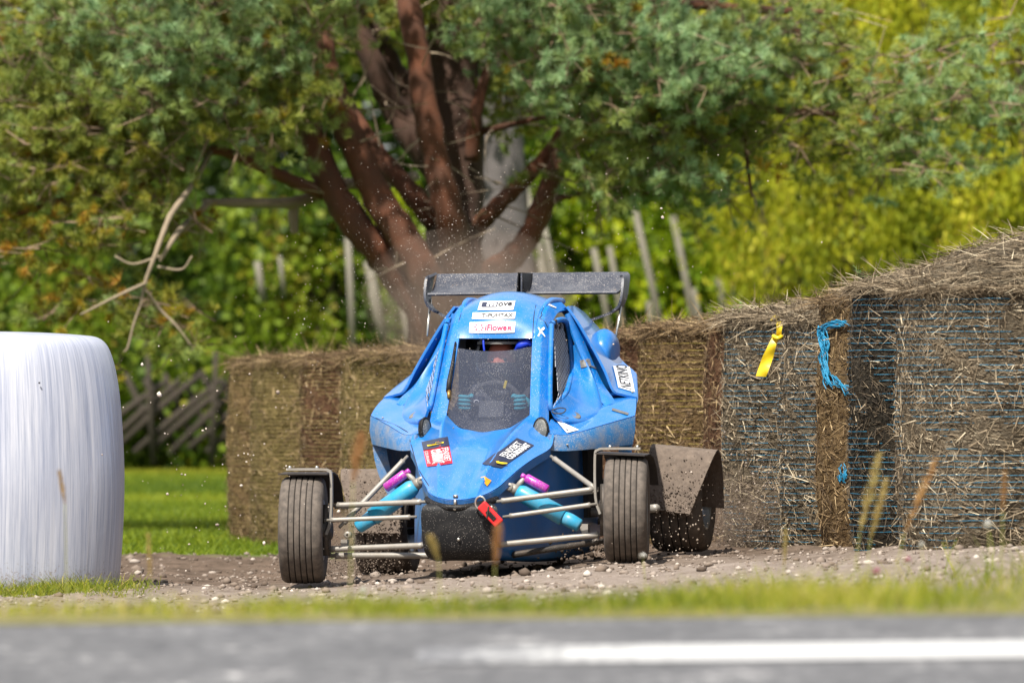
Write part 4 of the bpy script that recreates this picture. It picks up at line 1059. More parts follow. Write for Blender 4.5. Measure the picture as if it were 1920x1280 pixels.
# ------------------------------------------------------------------ white wrapped silage bale
def silage_bale():
    d = 40.15; r = .66; cx = (229-960)/16000*d - r + .01; z0 = float(gz(cx, d)) - .02; h = 1.21
    root = empty('silage_bale', (cx, d, z0)); tag(root, 'big white plastic-wrapped bale at the left edge', 'wrapped bale')
    na = 360; prof = [(0, .93), (.03, .955), (.12, .975), (.30, .995), (.45, 1.0), (.60, .988), (.75, .965), (.86, .935), (.93, .90), (.97, .86), (.992, .80), (1.0, .70), (1.008, .5), (1.013, .25), (1.014, .001)]
    P = crspl([(q, t, 0) for t, q in prof], 6); A = np.linspace(0, 2*math.pi, na, endpoint=False)
    rows = []
    for p in P:
        t = p.y; w = .0035*(vnoise(A*38, A*0+t*1.2, 5)-.5) + .0025*(vnoise(A*90, A*0+t*2.0, 6)-.5) + .014*(vnoise(A*2.2, A*0+t*2.5, 7)-.5)
        rr_ = r*p.x*(1+w*(1 if p.x > .3 else p.x*3)); rows.append(np.stack([rr_*np.cos(A), rr_*np.sin(A), 0*A+t*h], -1))
    P = np.stack(rows); nr = P.shape[0]; i, j = np.meshgrid(np.arange(nr-1), np.arange(na), indexing='ij'); j2 = (j+1) % na
    F = np.stack([i*na+j, i*na+j2, (i+1)*na+j2, (i+1)*na+j], -1).reshape(-1, 4)
    m, nt, b = new_mat('stretch_film'); L = nt.links.new
    # film stretched up the flanks: long thin vertical creases, a little mud at the foot
    t = nt.nodes.new('ShaderNodeTexCoord'); sep = nt.nodes.new('ShaderNodeSeparateXYZ'); L(t.outputs['Object'], sep.inputs[0])
    at = node(nt, 'ShaderNodeMath', operation='ARCTAN2'); L(sep.outputs['Y'], at.inputs[0]); L(sep.outputs['X'], at.inputs[1])
    cb = nt.nodes.new('ShaderNodeCombineXYZ'); L(at.outputs[0], cb.inputs[0]); L(sep.outputs['Z'], cb.inputs[2])
    mp = nt.nodes.new('ShaderNodeMapping'); mp.inputs['Scale'].default_value = (26, 1, .8); L(cb.outputs[0], mp.inputs['Vector'])
    n1 = noise(nt, 2.2, 9, mp.outputs['Vector'], .72)
    mp2 = nt.nodes.new('ShaderNodeMapping'); mp2.inputs['Scale'].default_value = (3.0, 1, .9); L(cb.outputs[0], mp2.inputs['Vector'])
    n2 = noise(nt, 1.5, 4, mp2.outputs['Vector'])
    r1 = ramp(nt, [(.34, (.28, .31, .40)), (.5, (.46, .48, .55)), (.62, (.56, .57, .62))]); L(n1, r1.inputs['Fac'])
    r2 = ramp(nt, [(.35, (.80, .82, .87)), (.65, (1, 1, 1))]); L(n2, r2.inputs['Fac'])
    mu = nt.nodes.new('ShaderNodeMix'); mu.data_type = 'RGBA'; mu.blend_type = 'MULTIPLY'; mu.inputs[0].default_value = 1; L(r1.outputs['Color'], mu.inputs[6]); L(r2.outputs['Color'], mu.inputs[7])
    mr = node(nt, 'ShaderNodeMapRange'); mr.inputs['From Min'].default_value = 0.0; mr.inputs['From Max'].default_value = .32; mr.inputs['To Min'].default_value = .30; mr.inputs['To Max'].default_value = -.10; L(sep.outputs['Z'], mr.inputs['Value'])
    ad = node(nt, 'ShaderNodeMath', operation='ADD'); L(noise(nt, 70, 5, coords(nt), .8), ad.inputs[0]); L(mr.outputs['Result'], ad.inputs[1])
    r3 = ramp(nt, [(.70, 0.0), (.80, .8)]); L(ad.outputs[0], r3.inputs['Fac'])
    L(mixc(nt, r3.outputs['Color'], mu.outputs[2], (.22, .17, .13)), b.inputs['Base Color'])
    b.inputs['Roughness'].default_value = .38; b.inputs['Coat Weight'].default_value = .15; bump(nt, b, n1, .35, .004)
    obj_me('film', fast_mesh('film', P.reshape(-1, 3), F, None, m, True), root)
    mb = MB(); a = math.radians(-79); mb.lathe([(.001, .003), (.004, .003), (.005, -.002)], (r*.972*math.cos(a)+.27-.10, -r*.955+.06, .985), (.3, -1, .15), 10)
    mb.build('puncture', M['ink'], root)
silage_bale()

# ------------------------------------------------------------------ pine with many stems
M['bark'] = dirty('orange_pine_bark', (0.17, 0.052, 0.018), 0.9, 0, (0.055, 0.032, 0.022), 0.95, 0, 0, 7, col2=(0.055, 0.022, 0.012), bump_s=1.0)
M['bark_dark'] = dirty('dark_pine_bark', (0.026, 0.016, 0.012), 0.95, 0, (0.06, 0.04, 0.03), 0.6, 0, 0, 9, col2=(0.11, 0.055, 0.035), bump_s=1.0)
M['twig'] = plain('pine_twig', (0.22, 0.15, 0.095), 0.9)
M['deadwood'] = plain('grey_deadwood', (0.32, 0.25, 0.17), 0.9, var=.4)
M['birch'] = dirty('pale_bark', (0.115, 0.10, 0.098), 0.9, 0, (0.035, 0.03, 0.028), 1.0, 0, 0, 5, bump_s=1.0)
M['needle'] = tinted('pine_needles', [(0, (0.38, 0.17, 0.025)), (.12, (0.44, 0.32, 0.03)), (.28, (0.33, 0.33, 0.045)), (.6, (0.30, 0.36, 0.08)), (1, (0.36, 0.52, 0.27))], 0.5, 0.4)

def pine():
    D = 54.0
    base = W(850, 640, D); base.z = float(gz(base.x, D)) - .1
    root = empty('pine_tree', base); tag(root, 'old pine with many red-brown stems fanning from one trunk behind the kart', 'pine tree')
    def limb(name, pts, widths, mat='bark', n=14):
        P = [W(x, y, D+dy) - base for x, y, dy in pts]; P = crspl(P, 5); m_ = len(P)
        rad = np.interp(np.linspace(0, 1, m_), np.linspace(0, 1, len(widths)), widths)/2/296.0
        random.seed(len(pts)*7+int(pts[0][0])); mb = MB(); mb.tube(P, [r_*(1+random.uniform(-.07, .07)) for r_ in rad], n, noise=.10); return mb.build(name, M[mat], root)
    gy = 755 + 16000*(.8-base.z)/D
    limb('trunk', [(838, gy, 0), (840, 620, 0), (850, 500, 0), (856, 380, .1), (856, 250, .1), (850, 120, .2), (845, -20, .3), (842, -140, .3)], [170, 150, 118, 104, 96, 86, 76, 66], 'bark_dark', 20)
    L_ = [([(822, 640, -.2), (776, 560, -.3), (716, 480, -.4), (655, 405, -.45), (606, 318, -.4), (580, 240, -.3), (566, 170, -.2), (540, 60, 0), (520, -60, 0)], [70, 62, 58, 55, 52, 48, 40, 32, 28]),
          ([(838, 600, -.3), (806, 530, -.5), (760, 452, -.55), (708, 370, -.5), (668, 285, -.45), (640, 215, -.4), (612, 130, -.3), (600, 20, -.2), (585, -90, -.1)], [66, 62, 60, 58, 54, 50, 46, 40, 34]),
          ([(858, 500, -.35), (845, 410, -.5), (820, 310, -.5), (797, 200, -.5), (783, 100, -.45), (766, 10, -.4), (752, -90, -.3)], [60, 58, 52, 48, 46, 44, 40]),
          ([(835, 330, .15), (780, 262, .1), (738, 200, .1), (700, 120, 0), (668, 30, 0), (650, -60, 0)], [62, 58, 52, 46, 42, 38]),
          ([(818, 420, -.2), (770, 360, -.2), (716, 300, -.1), (672, 230, 0), (640, 170, .1)], [46, 40, 36, 30, 24]),
          ([(850, 280, .3), (795, 215, .3), (745, 150, .3), (695, 60, .3), (670, -40, .3)], [60, 56, 54, 48, 42]),
          ([(912, 520, -.2), (960, 482, -.3), (1000, 430, -.3), (1030, 350, -.3), (1052, 290, -.25), (1078, 235, -.2), (1120, 150, 0), (1160, 40, .1)], [52, 46, 42, 40, 38, 36, 28, 20]),
          ([(896, 424, -.1), (935, 384, -.2), (985, 335, -.2), (1030, 285, -.15), (1062, 236, -.1), (1090, 190, 0)], [34, 30, 28, 27, 26, 22]),
          ([(884, 300, -.1), (890, 230, -.15), (905, 160, -.1), (930, 90, 0)], [30, 26, 20, 14]),
          ([(860, 250, .2), (868, 150, .2), (880, 40, .2), (885, -60, .2)], [60, 56, 50, 44]),
          ([(605, 362, -.4), (550, 340, -.5), (500, 318, -.6), (440, 292, -.7), (395, 282, -.8), (330, 310, -.9), (250, 345, -1.0), (150, 368, -1.1), (60, 392, -1.2), (-40, 430, -1.3)], [26, 24, 22, 20, 18, 17, 15, 13, 11, 8]),
          ([(640, 180, 0), (560, 170, -.2), (470, 160, -.4), (370, 150, -.6), (280, 140, -.8), (180, 110, -.9)], [30, 26, 22, 20, 16, 10]),
          ([(600, 60, 0), (520, 35, -.3), (430, 20, -.5), (330, -10, -.6)], [26, 22, 18, 12]),
          ([(1075, 240, -.2), (1150, 200, -.4), (1240, 180, -.6), (1340, 190, -.8), (1430, 205, -.9), (1540, 212, -1.0), (1660, 222, -1.1)], [24, 22, 19, 17, 15, 12, 7]),
          ([(900, 60, 0), (1000, 30, -.4), (1130, 10, -.6), (1290, 8, -.8), (1420, 18, -.9), (1560, 24, -1.0)], [34, 30, 24, 20, 16, 10]),
          ([(1060, 250, .2), (1090, 180, .4), (1150, 90, .6), (1230, -20, .7)], [24, 22, 18, 12]),
          ([(890, 250, 0), (950, 236, -.1), (1010, 222, -.2), (1080, 215, -.3)], [14, 12, 10, 8]),
          ([(1036, 375, -.3), (1090, 362, -.4), (1150, 350, -.5), (1210, 352, -.6)], [12, 10, 9, 6]),
          ([(0, 270, -1.2), (60, 262, -1.2), (130, 255, -1.1), (220, 240, -1.0)], [16, 16, 14, 10]),
          ([(1390, 190, -.9), (1398, 250, -.9), (1402, 310, -.9), (1410, 370, -.9)], [12, 10, 8, 5]),
          ([(1300, 60, -.8), (1380, 48, -.9), (1470, 56, -1.0), (1520, 62, -1.0)], [10, 9, 8, 5])]
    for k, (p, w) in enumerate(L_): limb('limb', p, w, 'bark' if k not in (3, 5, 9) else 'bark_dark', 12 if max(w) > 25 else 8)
    # thin dead twigs springing from the limbs
    rg0 = np.random.default_rng(77); tb_, td_, tl_ = [], [], []
    for p, w in L_:
        Q = crspl([W(x, y, D+dy) - base for x, y, dy in p], 5)
        for q in range(9):
            i0 = int(rg0.integers(3, len(Q))); tb_.append(Q[i0]); td_.append((rg0.normal(0, 1), -abs(rg0.normal(0, .6)), rg0.normal(.1, .5))); tl_.append(rg0.uniform(.15, .55))
    tb_, td_, tl_ = np.array(tb_), unit(np.array(td_)), np.array(tl_)
    V, F, T = strands(tb_, td_, tl_, np.full(len(tl_), .016), rg0.normal(0, .10, (len(tl_), 3)), np.full(len(tl_), .5), rg0, 5)
    V2_, F2_, T2_ = strands(tb_+td_*tl_[:, None]*.5, unit(td_+rg0.normal(0, .7, td_.shape)), tl_*.5, np.full(len(tl_), .009), rg0.normal(0, .06, (len(tl_), 3)), np.full(len(tl_), .5), rg0, 4)
    o = obj_me('dead_twigs', fast_mesh('dead_twigs', np.concatenate([V, V2_]), np.concatenate([F, F2_+len(V)]), np.concatenate([T, T2_]), M['deadwood']), root); o['kind'] = 'stuff'
    # dead lower branches at the left
    for p, w in [([(780, 330, .6), (700, 350, .3), (640, 345, 0), (560, 378, -.2), (470, 380, -.4), (380, 380, -.5)], [18, 20, 22, 22, 20, 14]),
                 ([(556, 374, -.2), (550, 400, -.2), (552, 438, -.2)], [22, 20, 15]),
                 ([(395, 283, -.8), (362, 345, -1.3), (325, 395, -1.7), (312, 420, -1.8), (290, 480, -1.9), (272, 530, -1.9), (262, 580, -1.9)], [12, 11, 11, 10, 9, 7, 4]),
                 ([(395, 378, -.6), (360, 410, -.8), (330, 440, -1.7), (300, 490, -1.8)], [13, 12, 10, 6]),
                 ([(275, 530, -1.9), (230, 550, -2.0), (180, 575, -2.0), (150, 590, -2.0)], [6, 6, 5, 3]), ([(270, 540, -1.9), (300, 580, -1.8), (330, 610, -1.8), (360, 650, -1.8)], [7, 6, 5, 3]),
                 ([(262, 575, -1.9), (250, 610, -1.9), (240, 650, -1.9), (232, 660, -1.9)], [5, 5, 4, 3]), ([(300, 480, -1.8), (250, 495, -1.8), (215, 480, -1.8)], [5, 4, 3]), ([(295, 500, -1.8), (340, 505, -1.8), (360, 480, -1.8)], [5, 4, 3]),
                 ([(520, 270, -.3), (480, 285, -.4), (440, 290, -.5), (560, 268, -.2)][::-1], [18, 20, 20, 14])]:
        limb('dead_branch', p, w, 'deadwood', 7)
    # ---- shoots with needle tufts. A pad: where foliage hangs (x, y, half sizes, depth, how much, hue)
    rg = np.random.default_rng(11)
    pads = [(90, 60, 170, 90, -.6, 110, .62), (290, 60, 130, 80, -.9, 130, .72), (450, 40, 130, 70, -.7, 110, .70), (330, 95, 130, 70, -1.3, 120, .85), (130, 170, 170, 80, -1.0, 130, .55), (330, 200, 150, 60, -1.2, 90, .6), (560, 95, 90, 70, -.9, 70, .68),
            (60, 300, 150, 70, -1.3, 100, .5), (230, 270, 150, 60, -1.1, 100, .5), (400, 230, 110, 50, -1.1, 70, .6), (560, 205, 110, 55, -.9, 75, .5), (620, 30, 80, 45, -.9, 45, .68), (170, 330, 150, 40, -1.1, 24, .42), (330, 340, 80, 50, -1.2, 20, .42),
            (960, 60, 90, 70, -.9, 75, .82), (1080, 40, 130, 70, -1.0, 110, .8), (1040, 130, 90, 50, -1.1, 65, .9), (1200, 90, 120, 80, -1.1, 120, .9), (1300, 140, 110, 70, -1.2, 100, .92), (1180, 190, 110, 50, -1.0, 80, .75), (1090, 235, 60, 40, -.8, 30, .7),
            (1160, 290, 110, 60, -.7, 60, .55), (1230, 345, 110, 45, -.8, 60, .82), (1130, 345, 70, 35, -.7, 30, .7), (1350, 240, 90, 60, -.9, 50, .6), (1400, 80, 120, 70, -1.0, 70, .68), (1250, 260, 90, 50, -.8, 40, .5),
            (1500, 140, 130, 90, -1.1, 34, .62), (1600, 190, 120, 80, -1.1, 34, .68), (1700, 150, 110, 90, -1.2, 32, .75), (1800, 170, 110, 90, -1.2, 36, .8), (1560, 270, 110, 60, -1.1, 24, .65), (1700, 300, 100, 60, -1.2, 26, .7), (1840, 70, 70, 60, -1.2, 12, .75), (1480, 290, 90, 50, -1.0, 16, .5),
            (700, -20, 250, 60, .3, 120, .5), (900, -30, 160, 50, .2, 60, .6), (400, -40, 400, 50, .4, 120, .55), (1300, -40, 300, 50, .2, 110, .6), (700, 60, 90, 60, .9, 30, .4), (500, -260, 300, 110, -1.8, 70, .6), (200, -240, 260, 110, -1.8, 50, .6), (800, -240, 260, 100, -1.6, 80, .6), (1150, -240, 260, 110, -1.6, 60, .6),  # pads highest above the view: unseen crown, added to shade the limbs
            (120, 420, 130, 45, -1.2, 20, .24), (270, 400, 100, 45, -1.2, 20, .26), (70, 470, 90, 30, -1.2, 14, .18), (390, 440, 60, 25, -1.0, 16, .4), (230, 430, 90, 30, -1.2, 22, .45), (940, 90, 70, 90, .5, 60, .6), (960, 200, 50, 40, .6, 24, .5),
            (100, 590, 30, 22, -1.2, 6, .55), (200, 560, 60, 40, -1.2, 12, .18), (330, 620, 40, 40, -1.1, 12, .5), (380, 610, 45, 30, -1.0, 10, .3), (300, 590, 40, 35, -1.1, 9, .2), (230, 690, 30, 20, -1.1, 4, .4), (380, 650, 30, 25, -1.0, 7, .5)]
    tb, td, tt, tl = [], [], [], []; tw = []
    for (px, py, hx, hy, dep, n, hue) in pads:
        for k in range(int(n*(.62 if py > -150 else 1))):
            while True:
                u, v, w = rg.uniform(-1, 1, 3)
                if u*u+v*v+w*w < 1: break
            x, y, dy = px+u*hx, py+v*hy, dep + w*(.55 if py > -150 else 1.0)
            c0 = np.array(W(x, y, D+dy)) - np.array(base)
            out = np.array([(x-850)/600 + rg.normal(0, .35), -abs(rg.normal(0, .6)) + .05, rg.normal(.12, .35)]); out /= np.linalg.norm(out)
            L0 = rg.uniform(.16, .40); tip = c0 + out*L0
            tw.append((c0, tip)); hk = np.clip(hue + rg.normal(0, .12), 0, 1)
            if hue > .3 and rg.uniform() < .03: hk = rg.uniform(.05, .2)
            m_ = int(rg.integers(4, 8))
            for q in range(m_):
                if q == 0: p = tip; dd = out
                else:
                    p = c0 + out*L0*rg.uniform(.1, 1) + rg.normal(0, .08, 3); dd = out*.5 + rg.normal(0, .55, 3); dd[2] += .15; dd /= np.linalg.norm(dd); tw.append((c0+out*L0*.4, p))
                tb.append(p); td.append(dd); tt.append(np.clip(hk + rg.normal(0, .07), 0, 1)); tl.append(rg.uniform(.055, .08))
    tb, td, tt, tl = np.array(tb), np.array(td), np.array(tt), np.array(tl); nt_ = len(tb); K = 56
    B = np.repeat(tb, K, 0); Dn = np.repeat(td, K, 0); n = len(B)
    along = rg.uniform(-.7, .25, (n, 1)); rnd = unit(rg.normal(size=(n, 3)))
    nd = unit(Dn*.75 + rnd*.8); st = B + Dn*along*.055; ln = np.repeat(tl, K)[:, None]*rg.uniform(.75, 1.1, (n, 1))
    side = unit(np.cross(nd, rg.normal(size=(n, 3))))*.0033
    V = np.stack([st-side, st+side, st+nd*ln], 1).reshape(-1, 3); F = np.arange(n*3).reshape(-1, 3)
    T = np.repeat(np.clip(np.repeat(tt, K) + rg.normal(0, .06, n), 0, 1), 3)
    o = obj_me('crown', fast_mesh('crown', V, F, T, M['needle']), root)
    a = np.array([t[0] for t in tw]); b_ = np.array([t[1] for t in tw]); dv = b_-a; L1 = np.linalg.norm(dv, axis=1)
    V, F, T = strands(a, unit(dv), L1, np.full(len(a), .012), rg.normal(0, .02, (len(a), 3)), np.full(len(a), .5), rg, 2)
    o = obj_me('twigs', fast_mesh('twigs', V, F, T, M['twig']), root); o['kind'] = 'stuff'
pine()

# ------------------------------------------------------------------ trees, hedge, shrubs beyond
M['thuja'] = tinted('thuja_sprays', [(0, (0.05, 0.075, 0.008)), (.4, (0.23, 0.28, 0.014)), (.75, (0.44, 0.45, 0.02)), (.93, (0.58, 0.54, 0.035)), (1, (0.26, 0.11, 0.03))], 0.6, 0.4)
M['leaf_dark'] = tinted('dark_leaves', [(0, (0.015, 0.03, 0.004)), (.45, (0.07, 0.13, 0.010)), (.8, (0.20, 0.28, 0.016)), (.93, (0.26, 0.27, 0.02)), (1, (0.26, 0.11, 0.03))], 0.55, 0.4)
M['leaf_bright'] = tinted('bright_leaves', [(0, (0.03, 0.06, 0.004)), (.45, (0.16, 0.25, 0.008)), (1, (0.46, 0.50, 0.01))], 0.55, 0.45)
M['shrub_stem'] = plain('shrub_stem', (0.10, 0.07, 0.05), 0.9)

def leafy(name, label, cat, group, px, d, w, top, bot, n, size, mat, seed, kind='leaf', hue=.5, stems=5, stem_mat='shrub_stem'):
    """a shrub or tree: stems from the ground, a crown of leaf clumps; px/top/bot as seen, w = half width in metres"""
    rg = np.random.default_rng(seed); xc = (px-960)/16000*d; zb = float(gz(xc, d)); zt = CAM_Z+(755-top)/16000*d; z0 = CAM_Z+(755-bot)/16000*d
    root = empty(name, (xc, d, zb)); tag(root, label, cat, group)
    mb = MB(); tips = []
    for k in range(stems):
        a = rg.uniform(0, 6.28); f = rg.uniform(.1, .8); tip = Vector((math.cos(a)*w*f, math.sin(a)*w*.6*f, (zt-zb)*rg.uniform(.6, .95)))
        r0 = .02+.012*(zt-zb); mb.tube(crspl([(math.cos(a)*.06, math.sin(a)*.06, -.1), tip*.35+Vector(rg.normal(0, .05, 3)), tip*.7+Vector(rg.normal(0, .06, 3)), tip], 3), list(np.linspace(r0, r0*.25, 10)), 6)
    mb.build('trunk', M[stem_mat], root)
    nc = max(10, n//(150 if kind != 'leaf' else 110))
    dirs = unit(rg.normal(size=(nc, 3))); rad = rg.uniform(.35, 1.0, (nc, 1))**.6
    half = np.array([w, w*.7, (zt-z0)/2]); cc = dirs*rad*half + np.array([0, 0, (zt+z0)/2-zb]); cs = rg.uniform(.09, .21, nc)*min(1.4, max(.6, w)); ch = np.clip(rg.normal(hue, .26, nc), 0, .90)
    idx = rg.integers(0, nc, n); p = cc[idx] + rg.normal(size=(n, 3))*cs[idx][:, None]*np.array([1, 1, 1.0 if kind == 'leaf' else 1.6])
    ok = p[:, 2] > .0; p = p[ok]; idx = idx[ok]; n = len(p)
    sz = size*rg.uniform(.6, 1.3, (n, 1))
    if kind == 'leaf': u = unit(rg.normal(size=(n, 3))); 
    else: u = unit(np.array([0, 0, -1.0]) + rg.normal(size=(n, 3))*.45)
    v = unit(np.cross(u, rg.normal(size=(n, 3)))); wd = .42 if kind == 'leaf' else .16
    V = np.stack([p, p+u*sz*.5+v*sz*wd, p+u*sz, p+u*sz*.5-v*sz*wd], 1).reshape(-1, 3); F = np.arange(n*4).reshape(-1, 4)
    T = np.repeat(np.clip(ch[idx]+rg.normal(0, .06, n), 0, .97), 4)
    obj_me('crown', fast_mesh('crown', V, F, T, M[mat]), root)
    return root

TH = 'yellow-green thujas of the tall hedge'
for k, (px, d, w, top, lab) in enumerate([
    (1470, 72, .85, -120, 'yellow-green thuja nearest the pine, behind the bale ribbon'), (1640, 70, .90, -200, 'tall yellow-green thuja above the brown and dark bales'),
    (1800, 69, .85, -200, 'tall yellow-green thuja with brown gaps at its foot, second from right'), (1950, 68, .85, -240, 'tallest yellow-green thuja at the right edge'), (1560, 75, .9, -240, 'yellow-green thuja in the back rank between the two nearest the pine'), (2110, 69, .9, -240, 'yellow-green thuja cut off by the right edge')]):
    leafy('thuja_tree', lab, 'thuja tree', TH, px, d, w, top, 640, 24000, .075, 'thuja', 100+k, 'spray', .64 if k != 4 else .45, 5)
BH = 'bright shrubs behind the fence poles'
for k, (px, d, w, top, bot, lab) in enumerate([
    (1090, 80, .75, 210, 700, 'bright yellow-green shrub just right of the pale grey trunk'), (1220, 82, .8, 170, 700, 'bright yellow-green shrub behind the leaning fence poles'), (1350, 79, .75, 260, 700, 'yellow-green shrub behind the right-hand fence poles'),
    (700, 84, .6, 330, 720, 'small bright green shrub seen between the pine stems')]):
    leafy('bright_shrub', lab, 'shrub', BH, px, d, w, top, bot, 9000, .085, 'leaf_bright', 130+k, 'leaf', .55, 5)
DH = 'dark green bushes left of the pine'
for k, (px, d, w, top, bot, hue, lab) in enumerate([
    (40, 84, 1.1, 180, 900, .45, 'dark green bush at the left edge behind the white bale'), (230, 80, .95, 300, 880, .5, 'dark green bush above the lattice fence'), (400, 82, .95, 250, 880, .45, 'dark green bush between the white bale and the row of hay bales'),
    (560, 79, .9, 330, 880, .6, 'mid green bush above the left end of the hay row'), (690, 81, .85, 400, 880, .6, 'mid green bush left of the pine trunk'), (330, 77, .55, 640, 900, .62, 'low green bush at the far edge of the lawn'), (120, 76, .5, 560, 900, .8, 'yellow-green bush peeking over the white bale')]):
    leafy('green_bush', lab, 'bush', DH, px, d, w, top, bot, 12000, .085, 'leaf_dark', 150+k, 'leaf', hue, 6)

def far_wood():
    """the wood behind, one mass of leaves"""
    rg = np.random.default_rng(5); n = 70000; x = rg.uniform(-14, 14, n); d = rg.uniform(88, 96, n); z = rg.uniform(.0, 9, n)
    cl = vnoise(x*1.1, z*1.1, 9); p = np.stack([x + rg.normal(0, .2, n), d + (cl-.5)*3, z], -1)
    u = unit(rg.normal(size=(n, 3))); v = unit(np.cross(u, rg.normal(size=(n, 3)))); sz = rg.uniform(.14, .34, (n, 1))
    V = np.stack([p, p+u*sz*.5+v*sz*.42, p+u*sz, p+u*sz*.5-v*sz*.42], 1).reshape(-1, 3)
    T = np.repeat(np.clip(.15+.75*vnoise(x*.8+3, z*.9, 12) + rg.normal(0, .1, n) - .1*(x < -1), 0, .97), 4)
    o = obj_me('far_wood', fast_mesh('far_wood', V, np.arange(n*4).reshape(-1, 4), T, M['leaf_dark'])); tag(o, 'dark mass of woodland closing the view behind hedge and pine', 'wood', kind='stuff')
far_wood()

def grey_tree():
    D = 66; base = W(945, 700, D); base.z = float(gz(base.x, D)) - .1
    root = empty('grey_tree', base); tag(root, 'thick pale grey tree trunk half hidden behind the pine', 'tree')
    mb = MB(); P = crspl([W(x, y, D)-base for x, y in ((962, 900), (955, 600), (945, 450), (936, 300), (930, 150), (925, -50), (920, -250))], 5)
    mb.tube(P, list(np.interp(np.linspace(0, 1, len(P)), [0, .3, 1], [72, 52, 36])/242.0), 20, noise=.03); mb.build('trunk', M['birch'], root)
    rg = np.random.default_rng(2); n = 4000; p = np.stack([rg.normal(0, 1.1, n), rg.normal(0, .8, n), rg.normal(5.0, .6, n)], -1)
    u = unit(rg.normal(size=(n, 3))); v = unit(np.cross(u, rg.normal(size=(n, 3)))); sz = rg.uniform(.08, .16, (n, 1))
    V = np.stack([p, p+u*sz*.5+v*sz*.42, p+u*sz, p+u*sz*.5-v*sz*.42], 1).reshape(-1, 3); obj_me('crown', fast_mesh('crown', V, np.arange(n*4).reshape(-1, 4), np.repeat(rg.uniform(.3, .9, n), 4), M['leaf_dark']), root)
    mb = MB(); 
    for sx in (-1, 1): mb.tube([P[-8], P[-8]+Vector((sx*.5, 0, .8)), P[-8]+Vector((sx*1.0, .2, 1.5))], [.08, .06, .03], 8)
    mb.build('limb', M['birch'], root)
grey_tree()

# ------------------------------------------------------------------ fences
M['pole'] = plain('weathered_pole', (0.22, 0.20, 0.155), 0.9, var=.45, scale=12)
M['old_rail'] = plain('dark_old_rail', (0.055, 0.042, 0.030), 0.95, var=.5, scale=12)
def fence():
    D = 73.0; base = W(1150, 640, D); base.z = float(gz(base.x, D)); root = empty('pole_fence', base); tag(root, 'old fence of pale leaning round poles right of the pine', 'fence')
    poles = [(1190, 392, 1243, 640, 13), (1262, 405, 1306, 640, 13), (985, 350, 1052, 640, 12), (1020, 425, 1062, 640, 11), (1113, 465, 1145, 640, 12), (1143, 462, 1170, 640, 11), (1012, 485, 1032, 640, 11), (1345, 520, 1375, 660, 12), (1372, 528, 1380, 660, 5), (1300, 540, 1320, 660, 9), (1216, 565, 1222, 640, 10), (1128, 300, 1160, 350, 8)]
    for x0, y0, x1, y1, w in poles:
        a = W(x0, y0, D) - base; b_ = W(x1, y1, D+.05) - base; b_ = a + (b_-a)*1.25
        mb = MB(); mb.tube([a, a.lerp(b_, .5)+Vector((.01, 0, 0)), b_], [w/2/225, w/2/215, w/2/205], 8); mb.build('pole', M['pole'], root)
    D2 = 72; base = W(680, 640, D2); base.z = float(gz(base.x, D2)); root = empty('pole_fence', base); tag(root, 'pale leaning round poles left of the pine trunk', 'fence')
    for x0, y0, x1, y1, w in [(652, 445, 660, 600, 13), (690, 490, 712, 600, 18), (698, 545, 720, 640, 16), (752, 560, 765, 640, 10), (482, 490, 490, 540, 13), (524, 480, 530, 530, 8)]:
        a = W(x0, y0, D2) - base; b_ = W(x1, y1, D2) - base; b_ = a + (b_-a)*1.5
        mb = MB(); mb.tube([a, b_], [w/2/228, w/2/215], 8); mb.build('pole', M['pole'], root)
    D3 = 74; base = W(320, 860, D3); root = empty('lattice_fence', base); tag(root, 'dark old fence of slanting rails beyond the lawn', 'fence')
    for k in range(8):
        x0 = 150+k*34; a = W(x0, 840+(k % 2)*8, D3)-base; b_ = W(x0+165, 712-(k % 3)*8, D3+.1)-base
        mb = MB(); mb.tube([a, a.lerp(b_, .5)+Vector((0, 0, .02)), b_], [.030, .034, .026], 7); mb.build('rail', M['old_rail'], root)
    for k in range(6):
        x0 = 235+k*36; a = W(x0, 700+(k % 2)*10, D3+.2)-base; b_ = W(x0+62, 846, D3+.25)-base
        mb = MB(); mb.tube([a, a.lerp(b_, .5)+Vector((0, 0, .02)), b_], [.024, .028, .026], 7); mb.build('brace', M['old_rail'], root)
    for x0, y0, x1 in ((275, 640, 288), (405, 660, 398)):
        mb = MB(); mb.tube([W(x0, y0, D3-.1)-base, W(x1, 870, D3-.1)-base], [.022, .03], 7); mb.build('post', M['old_rail'], root)
fence()

# ------------------------------------------------------------------ grass
M['grass_fg'] = tinted('verge_grass', [(0, (0.07, 0.11, 0.008)), (.4, (0.20, 0.25, 0.012)), (.7, (0.36, 0.35, 0.03)), (1, (0.50, 0.40, 0.14))], 0.6, 0.4)
M['lawn'] = tinted('lawn_grass', [(0, (0.06, 0.11, 0.006)), (.5, (0.19, 0.25, 0.010)), (1, (0.40, 0.38, 0.03))], 0.6, 0.35)
def blades(name, X_, D_, h, w, mat, tint, rg, lean=.25):
    n = len(X_); base = np.stack([X_, D_, ground_h(X_, D_)-.005], -1); dr = unit(np.stack([rg.normal(0, lean, n), rg.normal(0, lean, n), np.ones(n)], -1))
    bend = np.stack([rg.normal(0, .35, n), rg.normal(0, .35, n), -np.abs(rg.normal(0, .18, n))], -1)*np.asarray(h)[:, None]
    V, F, T = strands(base, dr, h, w, bend, tint, rg, 2); return obj_me(name, fast_mesh(name, V, F, T, M[mat]))
